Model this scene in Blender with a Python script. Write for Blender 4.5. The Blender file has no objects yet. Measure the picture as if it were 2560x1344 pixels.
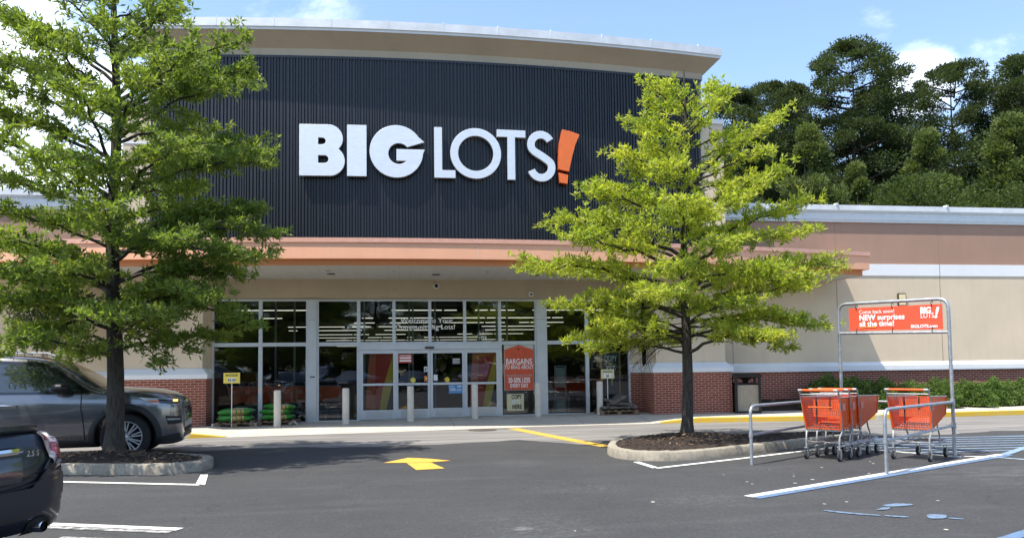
import bpy, bmesh, math, random
import numpy as np
from mathutils import Vector, Matrix
from mathutils.bvhtree import BVHTree

random.seed(7)
S = bpy.context.scene
COL = S.collection
R = math.radians

# ------------------------------------------------------------------ camera
F, CX, CY, EYE = 1924.0, 1280.0, 813.0, 1.55
PSI, TH, RO = R(8.3), math.atan(107 / 1924.0), math.atan(.0125)
_f0 = Vector((math.sin(PSI), math.cos(PSI), 0)); _r0 = Vector((math.cos(PSI), -math.sin(PSI), 0)); _u0 = Vector((0, 0, 1))
_fw = _f0 * math.cos(TH) + _u0 * math.sin(TH)
_u1 = _u0 * math.cos(TH) - _f0 * math.sin(TH)
_rt = _r0 * math.cos(RO) - _u1 * math.sin(RO)
_up = _u1 * math.cos(RO) + _r0 * math.sin(RO)
cd = bpy.data.cameras.new('camera')
cam = bpy.data.objects.new('camera', cd); COL.objects.link(cam)
cd.sensor_width = 36; cd.sensor_fit = 'HORIZONTAL'; cd.lens = 36 * F / 2560
cd.shift_y = (CY - 672) / 2560
cd.clip_start = .1; cd.clip_end = 3000
cam.matrix_world = Matrix(((_rt.x, _up.x, -_fw.x, 0), (_rt.y, _up.y, -_fw.y, 0), (_rt.z, _up.z, -_fw.z, EYE), (0, 0, 0, 1)))
S.camera = cam

# ------------------------------------------------------------------ sun, sky, exposure
SUNV = Vector((-.42, -.205, 1)).normalized()          # towards the sun
SUN_EL = math.asin(SUNV.z); SUN_AZ = math.atan2(SUNV.x, SUNV.y)
sd = bpy.data.lights.new('sun', 'SUN'); sd.energy = 3.65; sd.angle = R(.55); sd.color = (1, .93, .83)
sun = bpy.data.objects.new('sun', sd); COL.objects.link(sun)
sun.rotation_euler = SUNV.to_track_quat('Z', 'Y').to_euler()
sun.location = (-20, -10, 40)
S.view_settings.view_transform = 'Standard'; S.view_settings.look = 'None'
S.view_settings.exposure = 1.22; S.view_settings.gamma = 1

w = bpy.data.worlds.new('World'); S.world = w; w.use_nodes = True
nt = w.node_tree; N = nt.nodes; L = nt.links
for n in list(N): N.remove(n)
out = N.new('ShaderNodeOutputWorld'); bg = N.new('ShaderNodeBackground'); bg.inputs[1].default_value = .138
sky = N.new('ShaderNodeTexSky'); sky.sky_type = 'NISHITA'; sky.sun_disc = False
sky.sun_elevation = SUN_EL; sky.sun_rotation = SUN_AZ; sky.altitude = 200; sky.air_density = 1.0; sky.dust_density = 1.0; sky.ozone_density = 1.6
tc = N.new('ShaderNodeTexCoord')
def wn(kind, **kw):
    n = N.new(kind)
    for k, v in kw.items(): setattr(n, k, v)
    return n
def wmath(op, a, b=None):
    n = wn('ShaderNodeMath', operation=op)
    for i, v in enumerate((a, b)):
        if v is None: continue
        if isinstance(v, (int, float)): n.inputs[i].default_value = v
        else: L.new(v, n.inputs[i])
    return n.outputs[0]
mp = wn('ShaderNodeMapping'); L.new(tc.outputs['Generated'], mp.inputs[0]); mp.inputs['Scale'].default_value = (1, 1, 2.2)
nz = wn('ShaderNodeTexNoise'); L.new(mp.outputs[0], nz.inputs[0]); nz.inputs['Scale'].default_value = 6.5; nz.inputs['Detail'].default_value = 9; nz.inputs['Roughness'].default_value = .62; nz.inputs['Distortion'].default_value = .4
def patch_cloud(d, inner, outer):
    v = wn('ShaderNodeVectorMath', operation='DOT_PRODUCT'); L.new(tc.outputs['Generated'], v.inputs[0]); v.inputs[1].default_value = d
    m = wn('ShaderNodeMapRange'); m.interpolation_type = 'SMOOTHSTEP'
    L.new(v.outputs['Value'], m.inputs[0]); m.inputs[1].default_value = math.cos(outer); m.inputs[2].default_value = math.cos(inner)
    return m.outputs[0]
def sky_dir(px, py):
    d = _fw + _rt * ((px - CX) / F) - _up * ((py - CY) / F); return tuple(d.normalized())
acc = None
for (px, py, i, o, s) in ((60, 380, .06, .24, .86), (2290, 205, .02, .06, .74), (2200, 60, .004, .035, .34), (2480, 175, .008, .06, .35),
                          (760, -20, .03, .14, .36), (1850, 190, .01, .05, .22), (-900, 100, .2, .5, 1)):
    c = wmath('MULTIPLY', patch_cloud(sky_dir(px, py), i, o), s)
    acc = c if acc is None else wmath('MAXIMUM', acc, c)
acc = wmath('MAXIMUM', acc, .05)
# noise threshold falls where a cloud bank stands
thr = wmath('SUBTRACT', .72, wmath('MULTIPLY', acc, .42))
cl = wn('ShaderNodeMapRange'); cl.interpolation_type = 'SMOOTHSTEP'
L.new(wmath('SUBTRACT', nz.outputs[0], thr), cl.inputs[0]); cl.inputs[1].default_value = -.10; cl.inputs[2].default_value = .36
mx = wn('ShaderNodeMix', data_type='RGBA'); L.new(cl.outputs[0], mx.inputs[0]); 
tint = wn('ShaderNodeMix', data_type='RGBA', blend_type='MULTIPLY'); tint.inputs[0].default_value = 1
L.new(sky.outputs[0], tint.inputs[6]); tint.inputs[7].default_value = (1, 1, 1, 1)
L.new(tint.outputs[2], mx.inputs[6]); mx.inputs[7].default_value = (7.6, 8.0, 8.4, 1)
L.new(mx.outputs[2], bg.inputs[0]); L.new(bg.outputs[0], out.inputs[0])

# ------------------------------------------------------------------ materials
def mat(name, col, rough=.6, metal=0, spec=.5, noise=0, nscale=6, bump=0, bscale=60, coat=0, emit=None, estr=0, col2=None, aniso=(1, 1, 1), detail=4):
    m = bpy.data.materials.new(name); m.use_nodes = True
    t = m.node_tree; b = t.nodes['Principled BSDF']
    b.inputs['Base Color'].default_value = (*col, 1); b.inputs['Roughness'].default_value = rough; b.inputs['Metallic'].default_value = metal
    b.inputs['Specular IOR Level'].default_value = spec; b.inputs['Coat Weight'].default_value = coat; b.inputs['Coat Roughness'].default_value = .04
    if emit: b.inputs['Emission Color'].default_value = (*emit, 1); b.inputs['Emission Strength'].default_value = estr
    if noise or bump:
        c = t.nodes.new('ShaderNodeTexCoord'); mp = t.nodes.new('ShaderNodeMapping'); mp.inputs['Scale'].default_value = aniso
        t.links.new(c.outputs['Object'], mp.inputs[0])
    if noise:
        z = t.nodes.new('ShaderNodeTexNoise'); z.inputs['Scale'].default_value = nscale; z.inputs['Detail'].default_value = detail; z.inputs['Roughness'].default_value = .6
        t.links.new(mp.outputs[0], z.inputs[0])
        r = t.nodes.new('ShaderNodeMapRange'); r.inputs[1].default_value = .3; r.inputs[2].default_value = .7
        t.links.new(z.outputs[0], r.inputs[0])
        x = t.nodes.new('ShaderNodeMix'); x.data_type = 'RGBA'; t.links.new(r.outputs[0], x.inputs[0])
        c2 = col2 or tuple(min(1, v * (1 + noise)) for v in col)
        x.inputs[6].default_value = (*[v * (1 - noise) for v in col], 1) if not col2 else (*col, 1); x.inputs[7].default_value = (*c2, 1)
        t.links.new(x.outputs[2], b.inputs['Base Color'])
    if bump:
        z2 = t.nodes.new('ShaderNodeTexNoise'); z2.inputs['Scale'].default_value = bscale; z2.inputs['Detail'].default_value = 3
        t.links.new(mp.outputs[0], z2.inputs[0])
        bp = t.nodes.new('ShaderNodeBump'); bp.inputs['Strength'].default_value = bump; bp.inputs['Distance'].default_value = .02
        t.links.new(z2.outputs[0], bp.inputs['Height']); t.links.new(bp.outputs[0], b.inputs['Normal'])
    return m

class NT:
    """tiny helper for hand-wired materials"""
    def __init__(s, name):
        s.m = bpy.data.materials.new(name); s.m.use_nodes = True; s.t = s.m.node_tree; s.b = s.t.nodes['Principled BSDF']; s.o = s.t.nodes['Material Output']
    def n(s, kind, **kw):
        x = s.t.nodes.new(kind)
        for k, v in kw.items(): setattr(x, k, v)
        return x
    def l(s, a, b): s.t.links.new(a, b)
    def put(s, sock, v):
        if isinstance(v, (int, float)): sock.default_value = v
        elif isinstance(v, tuple): sock.default_value = v if len(v) == 4 or len(sock.default_value) == 3 else (*v, 1)
        else: s.l(v, sock)
    def math(s, op, a, b=0.0):
        x = s.n('ShaderNodeMath', operation=op); s.put(x.inputs[0], a); s.put(x.inputs[1], b); return x.outputs[0]
    def mix(s, f, a, b, blend='MIX'):
        x = s.n('ShaderNodeMix', data_type='RGBA', blend_type=blend); s.put(x.inputs[0], f); s.put(x.inputs[6], a); s.put(x.inputs[7], b); return x.outputs[2]
    def rng(s, v, a, b, c=0.0, d=1.0, smooth=False):
        x = s.n('ShaderNodeMapRange'); s.put(x.inputs[0], v); x.inputs[1].default_value = a; x.inputs[2].default_value = b; x.inputs[3].default_value = c; x.inputs[4].default_value = d
        if smooth: x.interpolation_type = 'SMOOTHSTEP'
        return x.outputs[0]
    def co(s, scale=(1, 1, 1), rot=0, kind='Object'):
        c = s.n('ShaderNodeTexCoord'); m = s.n('ShaderNodeMapping'); m.inputs['Scale'].default_value = scale; m.inputs['Rotation'].default_value = (0, 0, rot); s.l(c.outputs[kind], m.inputs[0]); return m.outputs[0]
    def noise(s, vec, scale, detail=4, rough=.6, dist=0):
        x = s.n('ShaderNodeTexNoise'); s.l(vec, x.inputs[0]); x.inputs['Scale'].default_value = scale; x.inputs['Detail'].default_value = detail; x.inputs['Roughness'].default_value = rough; x.inputs['Distortion'].default_value = dist; return x.outputs[0]
    def bump(s, h, st, dist=.02):
        x = s.n('ShaderNodeBump'); x.inputs['Strength'].default_value = st; x.inputs['Distance'].default_value = dist; s.l(h, x.inputs['Height']); s.l(x.outputs[0], s.b.inputs['Normal'])
    def base(s, c): s.put(s.b.inputs['Base Color'], c)
    def rough(s, v): s.put(s.b.inputs['Roughness'], v)

def asphalt():
    k = NT('sealed asphalt'); P = k.co()
    big = k.noise(P, .35, 5); mid = k.noise(P, 2.3, 5, .65); fine = k.noise(P, 90, 2, .7); grit = k.noise(P, 260, 1)
    c = k.mix(k.rng(big, .3, .7), (.066, .067, .071), (.094, .094, .097))
    c = k.mix(k.rng(mid, .35, .75, 0, .5), c, (.105, .104, .104))
    c = k.mix(k.rng(fine, .3, .7, 0, 1), c, k.mix(1.0, c, (.62, .62, .62), 'MULTIPLY'))
    # broad tyre-polished streaks along the aisle
    st = k.noise(k.co((.22, 1.6, 1), R(-12)), 1.6, 4)
    c = k.mix(k.rng(st, .52, .75, 0, .35), c, (.13, .13, .132))
    # scuffed, salt-white scrapes in the middle of the aisle
    sep = k.n('ShaderNodeSeparateXYZ'); cc = k.n('ShaderNodeTexCoord'); k.l(cc.outputs['Object'], sep.inputs[0])
    def blob(x, y, rx, ry, soft=1.0):
        dx = k.math('DIVIDE', k.math('SUBTRACT', sep.outputs[0], x), rx); dy = k.math('DIVIDE', k.math('SUBTRACT', sep.outputs[1], y), ry)
        d = k.math('SQRT', k.math('ADD', k.math('MULTIPLY', dx, dx), k.math('MULTIPLY', dy, dy)))
        return k.rng(d, 1.0, .1, 0, 1, True)
    scr = k.noise(k.co((1.1, 4.2, 1), R(8)), 7.5, 9, .78)
    ar = blob(1.35, 7.4, 1.5, 1.6)
    for a in ((1.9, 12.6, 1.2, 1.3), (3.4, 8.6, 1.6, 1.2), (2.3, 9.8, 1.6, 1.1)): ar = k.math('MAXIMUM', ar, blob(*a))
    m = k.rng(k.math('ADD', scr, k.math('MULTIPLY', ar, .17)), .67, .82, 0, .36)
    c = k.mix(m, c, (.36, .36, .36))
    hole = blob(1.17, 7.46, .22, .2); c = k.mix(k.rng(k.math('ADD', k.math('MULTIPLY', hole, .32), k.math('MULTIPLY', scr, .8)), .60, .80, 0, .5), c, (.42, .42, .41))
    # pale dusty patch on the far right
    du = k.math('MULTIPLY', blob(8.6, 9.6, 2.8, 1.5), k.rng(k.noise(k.co((.5, 2, 1), R(25)), 3, 6), .4, .7)); c = k.mix(k.math('MULTIPLY', du, .45), c, (.22, .22, .225))
    # hairline cracks
    v = k.n('ShaderNodeTexVoronoi', feature='DISTANCE_TO_EDGE'); v.inputs['Scale'].default_value = .16
    vm = k.n('ShaderNodeVectorMath', operation='ADD'); k.l(P, vm.inputs[0]); nzv = k.n('ShaderNodeTexNoise'); k.l(P, nzv.inputs[0]); nzv.inputs['Scale'].default_value = 1.3; nzv.inputs['Detail'].default_value = 6
    k.l(nzv.outputs['Color'], vm.inputs[1]); k.l(vm.outputs[0], v.inputs[0])
    c = k.mix(k.rng(v.outputs[0], .0, .0022, .7, 0), c, (.03, .03, .03))
    mot = k.noise(k.co((.8, 1.5, 1)), 9, 5, .75); c = k.mix(k.rng(mot, .35, .68, 0, .6), c, k.mix(1.0, c, (.66, .66, .67), 'MULTIPLY'))
    agg = k.noise(P, 26, 4, .85); c = k.mix(k.rng(agg, .30, .60, .8, 0), c, k.mix(1.0, c, (.55, .55, .56), 'MULTIPLY')); c = k.mix(k.rng(agg, .56, .74, 0, .45), c, (.20, .20, .20))
    sp_ = k.noise(P, 46, 3, .8); c = k.mix(k.rng(sp_, .70, .78, 0, .45), c, (.30, .30, .29))
    oil = k.n('ShaderNodeTexVoronoi'); oil.inputs['Scale'].default_value = .55; k.l(vm.outputs[0], oil.inputs[0]); c = k.mix(k.rng(oil.outputs['Distance'], .10, .30, .32, 0, True), c, (.04, .04, .042))
    c = k.mix(1.0, c, (.83, .85, .84), 'MULTIPLY')
    k.base(c); k.rough(.86); k.b.inputs['Specular IOR Level'].default_value = .3
    k.bump(k.math('ADD', k.math('MULTIPLY', fine, .7), k.math('MULTIPLY', grit, .5)), .35, .012)
    return k.m

def lane_mat():
    k = NT('weathered lane asphalt'); P = k.co((.12, 1.7, 1)); P0 = k.co()
    s1 = k.noise(P, 1.5, 6, .6, .3); s2 = k.noise(k.co((.3, 5, 1)), 2.2, 5, .7); f = k.noise(P0, 120, 2, .7)
    c = k.mix(k.rng(s1, .32, .68), (.10, .098, .094), (.25, .24, .225))
    c = k.mix(k.rng(s2, .45, .75, 0, .55), c, (.34, .33, .31))
    c = k.mix(k.rng(f, .35, .7, 0, .7), c, k.mix(1.0, c, (.66, .66, .66), 'MULTIPLY'))
    k.base(c); k.rough(.85); k.b.inputs['Specular IOR Level'].default_value = .3; k.bump(f, .3, .01)
    return k.m

def concrete(name, a, b, stain=.5, sc=1.2):
    k = NT(name); P = k.co(); n1 = k.noise(P, sc, 6, .65); n2 = k.noise(P, 14, 5, .7); n3 = k.noise(P, 90, 2)
    c = k.mix(k.rng(n1, .3, .7), a, b); c = k.mix(k.rng(n2, .5, .75, 0, stain), c, k.mix(1.0, c, (.5, .48, .44), 'MULTIPLY'))
    c = k.mix(k.rng(n3, .4, .7, 0, .35), c, k.mix(1.0, c, (.7, .7, .7), 'MULTIPLY'))
    k.base(c); k.rough(.88); k.bump(n2, .35, .02); return k.m

def paint(name, col, wear=.3, under=(.08, .08, .082), sc=7):
    k = NT(name); P = k.co(); n1 = k.noise(P, sc, 8, .72); n2 = k.noise(P, 60, 3, .7)
    c = k.mix(k.rng(n2, .3, .75, 0, .35), col, tuple(v * .72 for v in col))
    t = .78 - wear * .4
    c = k.mix(k.rng(k.math('ADD', k.math('MULTIPLY', n1, .75), k.math('MULTIPLY', n2, .25)), t - .08, t + .06), c, under)
    k.base(c); k.rough(.75); return k.m

def brick():
    k = NT('red brick'); c = k.n('ShaderNodeTexCoord'); sp = k.n('ShaderNodeSeparateXYZ'); k.l(c.outputs['Object'], sp.inputs[0])
    g = k.n('ShaderNodeNewGeometry'); gs = k.n('ShaderNodeSeparateXYZ'); k.l(g.outputs['Normal'], gs.inputs[0])
    side = k.math('GREATER_THAN', k.math('ABSOLUTE', gs.outputs[0]), .7)
    u = k.math('ADD', k.math('MULTIPLY', sp.outputs[1], side), k.math('MULTIPLY', sp.outputs[0], k.math('SUBTRACT', 1.0, side)))
    cb = k.n('ShaderNodeCombineXYZ'); k.l(u, cb.inputs[0]); k.l(sp.outputs[2], cb.inputs[1])
    b = k.n('ShaderNodeTexBrick', offset=.5, squash=1); k.l(cb.outputs[0], b.inputs[0])
    b.inputs['Scale'].default_value = 1; b.inputs['Brick Width'].default_value = .2; b.inputs['Row Height'].default_value = .0665; b.inputs['Mortar Size'].default_value = .0062; b.inputs['Mortar Smooth'].default_value = .25; b.inputs['Bias'].default_value = 0
    b.inputs['Color1'].default_value = (.19, .046, .030, 1); b.inputs['Color2'].default_value = (.27, .075, .048, 1); b.inputs['Mortar'].default_value = (.66, .43, .32, 1)
    n = k.noise(c.outputs['Object'], 40, 4, .7); n2 = k.noise(c.outputs['Object'], 1.4, 5)
    col = k.mix(k.rng(n, .3, .75, 0, .4), b.outputs['Color'], k.mix(1.0, b.outputs['Color'], (.66, .64, .62), 'MULTIPLY'))
    col = k.mix(k.rng(n2, .45, .75, 0, .3), col, k.mix(1.0, col, (.8, .76, .74), 'MULTIPLY'))
    k.base(col); k.rough(.85); h = k.math('SUBTRACT', k.math('MULTIPLY', n, .15), b.outputs['Fac']); k.bump(h, .6, .008); return k.m

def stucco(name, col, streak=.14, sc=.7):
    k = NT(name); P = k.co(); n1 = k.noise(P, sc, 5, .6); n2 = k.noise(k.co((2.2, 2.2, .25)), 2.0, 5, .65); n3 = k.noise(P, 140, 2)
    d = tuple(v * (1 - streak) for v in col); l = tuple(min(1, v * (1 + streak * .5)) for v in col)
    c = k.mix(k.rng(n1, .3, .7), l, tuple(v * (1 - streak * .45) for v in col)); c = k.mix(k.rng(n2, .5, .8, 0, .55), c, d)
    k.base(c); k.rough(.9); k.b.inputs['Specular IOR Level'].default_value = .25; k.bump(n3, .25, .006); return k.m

def leaf_mat(name, c1, c2, trans=.45):
    k = NT(name); a = k.n('ShaderNodeAttribute', attribute_name='tint'); P = k.co(); n = k.noise(P, 1.1, 3)
    f = k.math('ADD', k.math('MULTIPLY', a.outputs['Fac'], .6), k.rng(n, .35, .65, 0, .4))
    col = k.mix(f, c1, c2)
    k.base(col); k.rough(.55 if trans > .4 else .75); k.b.inputs['Specular IOR Level'].default_value = .35 if trans > .4 else .12
    tr = k.n('ShaderNodeBsdfTranslucent'); k.l(k.mix(1.0, col, (1.35, 1.5, .55), 'MULTIPLY'), tr.inputs[0])
    ms = k.n('ShaderNodeMixShader'); ms.inputs[0].default_value = trans; k.l(k.b.outputs[0], ms.inputs[1]); k.l(tr.outputs[0], ms.inputs[2]); k.l(ms.outputs[0], k.o.inputs[0])
    return k.m

def bark(name, a, b):
    k = NT(name); P = k.co((9, 9, 1.6)); n1 = k.noise(P, 3.2, 7, .7, .5); n2 = k.noise(k.co(), 30, 4, .7)
    k.base(k.mix(k.rng(n1, .35, .65), a, b)); k.rough(.93); k.bump(k.math('ADD', n1, k.math('MULTIPLY', n2, .4)), .9, .03); return k.m

def glass(name, tintc=(.78, .86, .86), ior=1.55, wav=.0):
    k = NT(name); k.t.nodes.remove(k.b)
    tr = k.n('ShaderNodeBsdfTransparent'); tr.inputs[0].default_value = (*tintc, 1)
    gl = k.n('ShaderNodeBsdfGlossy'); gl.inputs['Roughness'].default_value = .012; gl.inputs[0].default_value = (.95, .97, 1, 1)
    fr = k.n('ShaderNodeFresnel'); fr.inputs[0].default_value = ior
    if wav:
        z = k.noise(k.co(), 1.6, 2); bp = k.n('ShaderNodeBump'); bp.inputs['Strength'].default_value = wav; bp.inputs['Distance'].default_value = .02; k.l(z, bp.inputs['Height']); k.l(bp.outputs[0], gl.inputs['Normal'])
    ms = k.n('ShaderNodeMixShader'); k.l(k.rng(fr.outputs[0], 0, 1, .05, 1.0), ms.inputs[0]); k.l(tr.outputs[0], ms.inputs[1]); k.l(gl.outputs[0], ms.inputs[2]); k.l(ms.outputs[0], k.o.inputs[0])
    return k.m

def soffit_mat():
    k = NT('soffit panels'); P = k.co()
    b = k.n('ShaderNodeTexBrick', offset=0); k.l(P, b.inputs[0]); b.inputs['Scale'].default_value = 1; b.inputs['Brick Width'].default_value = .3; b.inputs['Row Height'].default_value = 3.0; b.inputs['Mortar Size'].default_value = .004
    b.inputs['Color1'].default_value = (.46, .46, .435, 1); b.inputs['Color2'].default_value = (.48, .48, .455, 1); b.inputs['Mortar'].default_value = (.33, .33, .31, 1)
    k.base(b.outputs['Color']); k.rough(.7); return k.m

def mulch_mat():
    k = NT('bark mulch'); P = k.co((1, 1, 1)); n1 = k.noise(k.co((1, 2.4, 1), .6), 26, 5, .75, .6); n2 = k.noise(k.co((2.4, 1, 1), -.4), 30, 5, .75); n3 = k.noise(P, 2, 3)
    c = k.mix(k.rng(n1, .35, .68), (.022, .014, .010), (.085, .052, .034)); c = k.mix(k.rng(n2, .62, .72), c, (.20, .135, .085)); c = k.mix(k.rng(n3, .4, .7, 0, .4), c, (.03, .02, .015))
    k.base(c); k.rough(.95); k.bump(k.math('ADD', n1, n2), 1.0, .05); return k.m

M = dict(
    asphalt=asphalt(), lane=lane_mat(), brick=brick(), mulch=mulch_mat(), soffit=soffit_mat(),
    walk=concrete('sidewalk concrete', (.42, .385, .32), (.53, .49, .405), .3),
    kerb=concrete('island kerb concrete', (.20, .18, .14), (.37, .335, .265), .8, 2.6),
    yellowkerb=paint('yellow kerb paint', (.62, .40, .035), .42, (.42, .37, .27), 5),
    yellow=paint('yellow road paint', (.60, .36, .05), .42, sc=9), white=paint('white line paint', (.72, .71, .66), .36, sc=9), blue=paint('faded blue paint', (.105, .18, .30), .52, sc=9), symbol=paint('worn blue symbol paint', (.15, .24, .36), .62, sc=22),
    blueline=paint('pale blue paint', (.21, .31, .43), .5, sc=9), oldwhite=paint('worn old paint', (.45, .45, .43), .66, sc=9),
    beige=stucco('beige stucco', (.63, .525, .385)), taupe=stucco('shade toned beige stucco', (.47, .39, .285)), mauve=stucco('mauve stucco', (.365, .232, .168), .12),  # taupe is beige with the canopy and flare shade put into its colour
    trimw=stucco('white stucco trim', (.74, .75, .75), .08), cornice=mat('white cornice metal', (.66, .70, .71), .45, noise=.05),
    flash=mat('galvanised cap flashing', (.66, .68, .69), .45, .15, noise=.12, nscale=2.5), salmon=stucco('salmon fascia', (.86, .455, .285), .09, 1.4), recess=stucco('shade tinted recess band', (.60, .255, .11), .06),  # recess: fascia paint with its shade and bounced orange put into the colour
    pink=mat('pink coping metal', (.74, .40, .29), .45, noise=.08), siding=mat('black ribbed siding', (.0115, .0145, .0205), .42, noise=.15, nscale=1.5), sidingedge=mat('black siding trim', (.014, .016, .022), .4),
    letter=mat('brushed white letter faces', (.72, .76, .80), .38, .25, noise=.06, nscale=5, aniso=(1, 1, 5)), letside=mat('letter returns', (.32, .33, .34), .5), orange=mat('orange sign face', (.83, .17, .03), .42, noise=.05, nscale=4), orangeside=mat('orange returns', (.45, .08, .02), .5),
    alu=mat('clear anodised aluminium', (.62, .65, .68), .38, .45, noise=.06, nscale=3), alud=mat('brushed kick plate', (.55, .57, .58), .35, .6, noise=.12, nscale=9, aniso=(.3, 1, 6)),
    glass=glass('storefront glass', (.70, .78, .78), 1.62, .02), doorglass=glass('door glass', (.74, .82, .82), 1.6, .05),
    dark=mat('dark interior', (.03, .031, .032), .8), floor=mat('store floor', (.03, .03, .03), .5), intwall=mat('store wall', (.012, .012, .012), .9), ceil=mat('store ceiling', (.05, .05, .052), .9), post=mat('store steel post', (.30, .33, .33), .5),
    strip=mat('lit strip light', (.9, .9, .85), .5, emit=(1, .95, .80), estr=.5), strip2=mat('lit troffer', (.9, .9, .88), .5, emit=(.95, .97, 1), estr=.35),
    black=mat('black plastic', (.012, .012, .013), .45), blackm=mat('matt black', (.01, .01, .01), .8), grey=mat('mid grey', (.22, .23, .23), .55), whitep=mat('white plastic', (.78, .78, .76), .45),
    bollard=mat('cream painted bollard', (.63, .58, .50), .5, noise=.07, nscale=5, bump=.1, bscale=30), steel=mat('galvanised pipe', (.36, .385, .41), .42, .6, noise=.22, nscale=14), steelw=mat('weathered zinc', (.35, .36, .37), .5, .5, noise=.25, nscale=22),
    chrome=mat('chrome', (.78, .79, .8), .08, 1), rim=mat('machined alloy', (.66, .67, .69), .28, .35), tyre=mat('tyre rubber', (.016, .016, .017), .8, bump=.2, bscale=80),
    red=mat('corral sign red', (.74, .085, .035), .45, noise=.03, nscale=2), wtext=mat('white lettering', (.86, .86, .84), .5), ytext=mat('yellow stroke', (.9, .5, .05), .5), btext=mat('black lettering', (.02, .02, .02), .6),
    cart=mat('orange cart plastic', (.74, .10, .012), .42, noise=.1, nscale=7), wire=mat('zinc wire', (.20, .19, .19), .45, .5), strap=mat('black strap', (.015, .013, .012), .7),
    poster=mat('orange red poster', (.60, .095, .04), .35, noise=.06, nscale=4), posterg=mat('grey paper', (.50, .50, .45), .6), yel=mat('yellow card', (.75, .62, .10), .5), paley=mat('pale yellow card', (.66, .60, .36), .5), bluep=mat('blue card', (.10, .28, .55), .5), navy=mat('navy panel', (.02, .03, .06), .5), yframe=mat('mustard frame', (.48, .30, .04), .5),
    gred=mat('red graphic', (.50, .05, .03), .6), gorange=mat('burnt orange graphic', (.58, .15, .06), .6), gyellow=mat('mustard graphic', (.72, .54, .05), .6),
    aggregate=mat('exposed aggregate', (.24, .20, .15), .9, noise=.5, nscale=45, col2=(.46, .40, .31), bump=.5, bscale=70), wood=mat('pallet wood', (.20, .125, .07), .85, noise=.4, nscale=6, aniso=(1, 8, 8)),
    baggreen=mat('glossy green sack', (.04, .21, .035), .28, noise=.25, nscale=5, bump=.5, bscale=14), bagprint=mat('pale sack print', (.55, .60, .55), .35, noise=.3, nscale=9, col2=(.25, .32, .27)), bagred=mat('red brown sack print', (.42, .12, .05), .35, noise=.4, nscale=8, col2=(.6, .42, .2)),
    bagdark=mat('dusty dark sack', (.055, .045, .04), .5, noise=.5, nscale=7, col2=(.20, .17, .145), bump=.6, bscale=10), film=mat('torn clear film', (.42, .42, .40), .25, noise=.3, nscale=9),
    suv=mat('grey metallic paint', (.20, .20, .21), .2, .75, coat=1), sedan=mat('dark blue black paint', (.012, .017, .027), .35, .3, coat=.6), clad=mat('black cladding', (.013, .013, .014), .6), carglass=mat('dark car glass', (.02, .028, .03), .03, .0, spec=1.0, coat=1), pillar=mat('gloss black pillar', (.008, .008, .009), .12, coat=1),
    lampclear=mat('headlamp lens', (.72, .74, .76), .12, .2, coat=1), lampdark=mat('headlamp bezel', (.03, .03, .035), .15, coat=1), amber=mat('amber reflector', (.72, .16, .02), .2, coat=1), drl=mat('lit amber lamp', (.9, .5, .1), .3, emit=(1, .55, .08), estr=2.2), tailred=mat('tail lamp red', (.20, .03, .035), .2, coat=1), tailclear=mat('tail lamp clear', (.36, .31, .31), .15, .2, coat=1), plate=mat('number plate', (.65, .68, .66), .5),
    lens=mat('wall lamp glass', (.72, .55, .22), .2, noise=.3, nscale=20, col2=(.8, .72, .5)), bronze=mat('bronze housing', (.05, .04, .032), .5), canlight=mat('downlight trim', (.66, .66, .63), .5), candark=mat('downlight baffle', (.05, .05, .05), .6),
    leafR=leaf_mat('yellow green oak leaf', (.16, .25, .032), (.55, .53, .10), .5), leafL=leaf_mat('oak leaf', (.082, .148, .032), (.31, .35, .085), .48), barkoak=bark('oak bark', (.03, .025, .02), (.085, .072, .058)), barkpine=bark('pine bark', (.03, .023, .018), (.075, .055, .042)), barkm=bark('myrtle bark', (.22, .15, .10), (.36, .26, .18)),  # leafR: the right oak's own yellow green
    pine=leaf_mat('pine needles', (.030, .046, .022), (.080, .104, .044), .3), pine2=leaf_mat('young pine needles', (.062, .09, .030), (.15, .18, .062), .3), broad=leaf_mat('broadleaf', (.036, .060, .022), (.095, .125, .042), .36), shrub=leaf_mat('holly leaf', (.05, .10, .022), (.165, .235, .07), .3),
)

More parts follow.
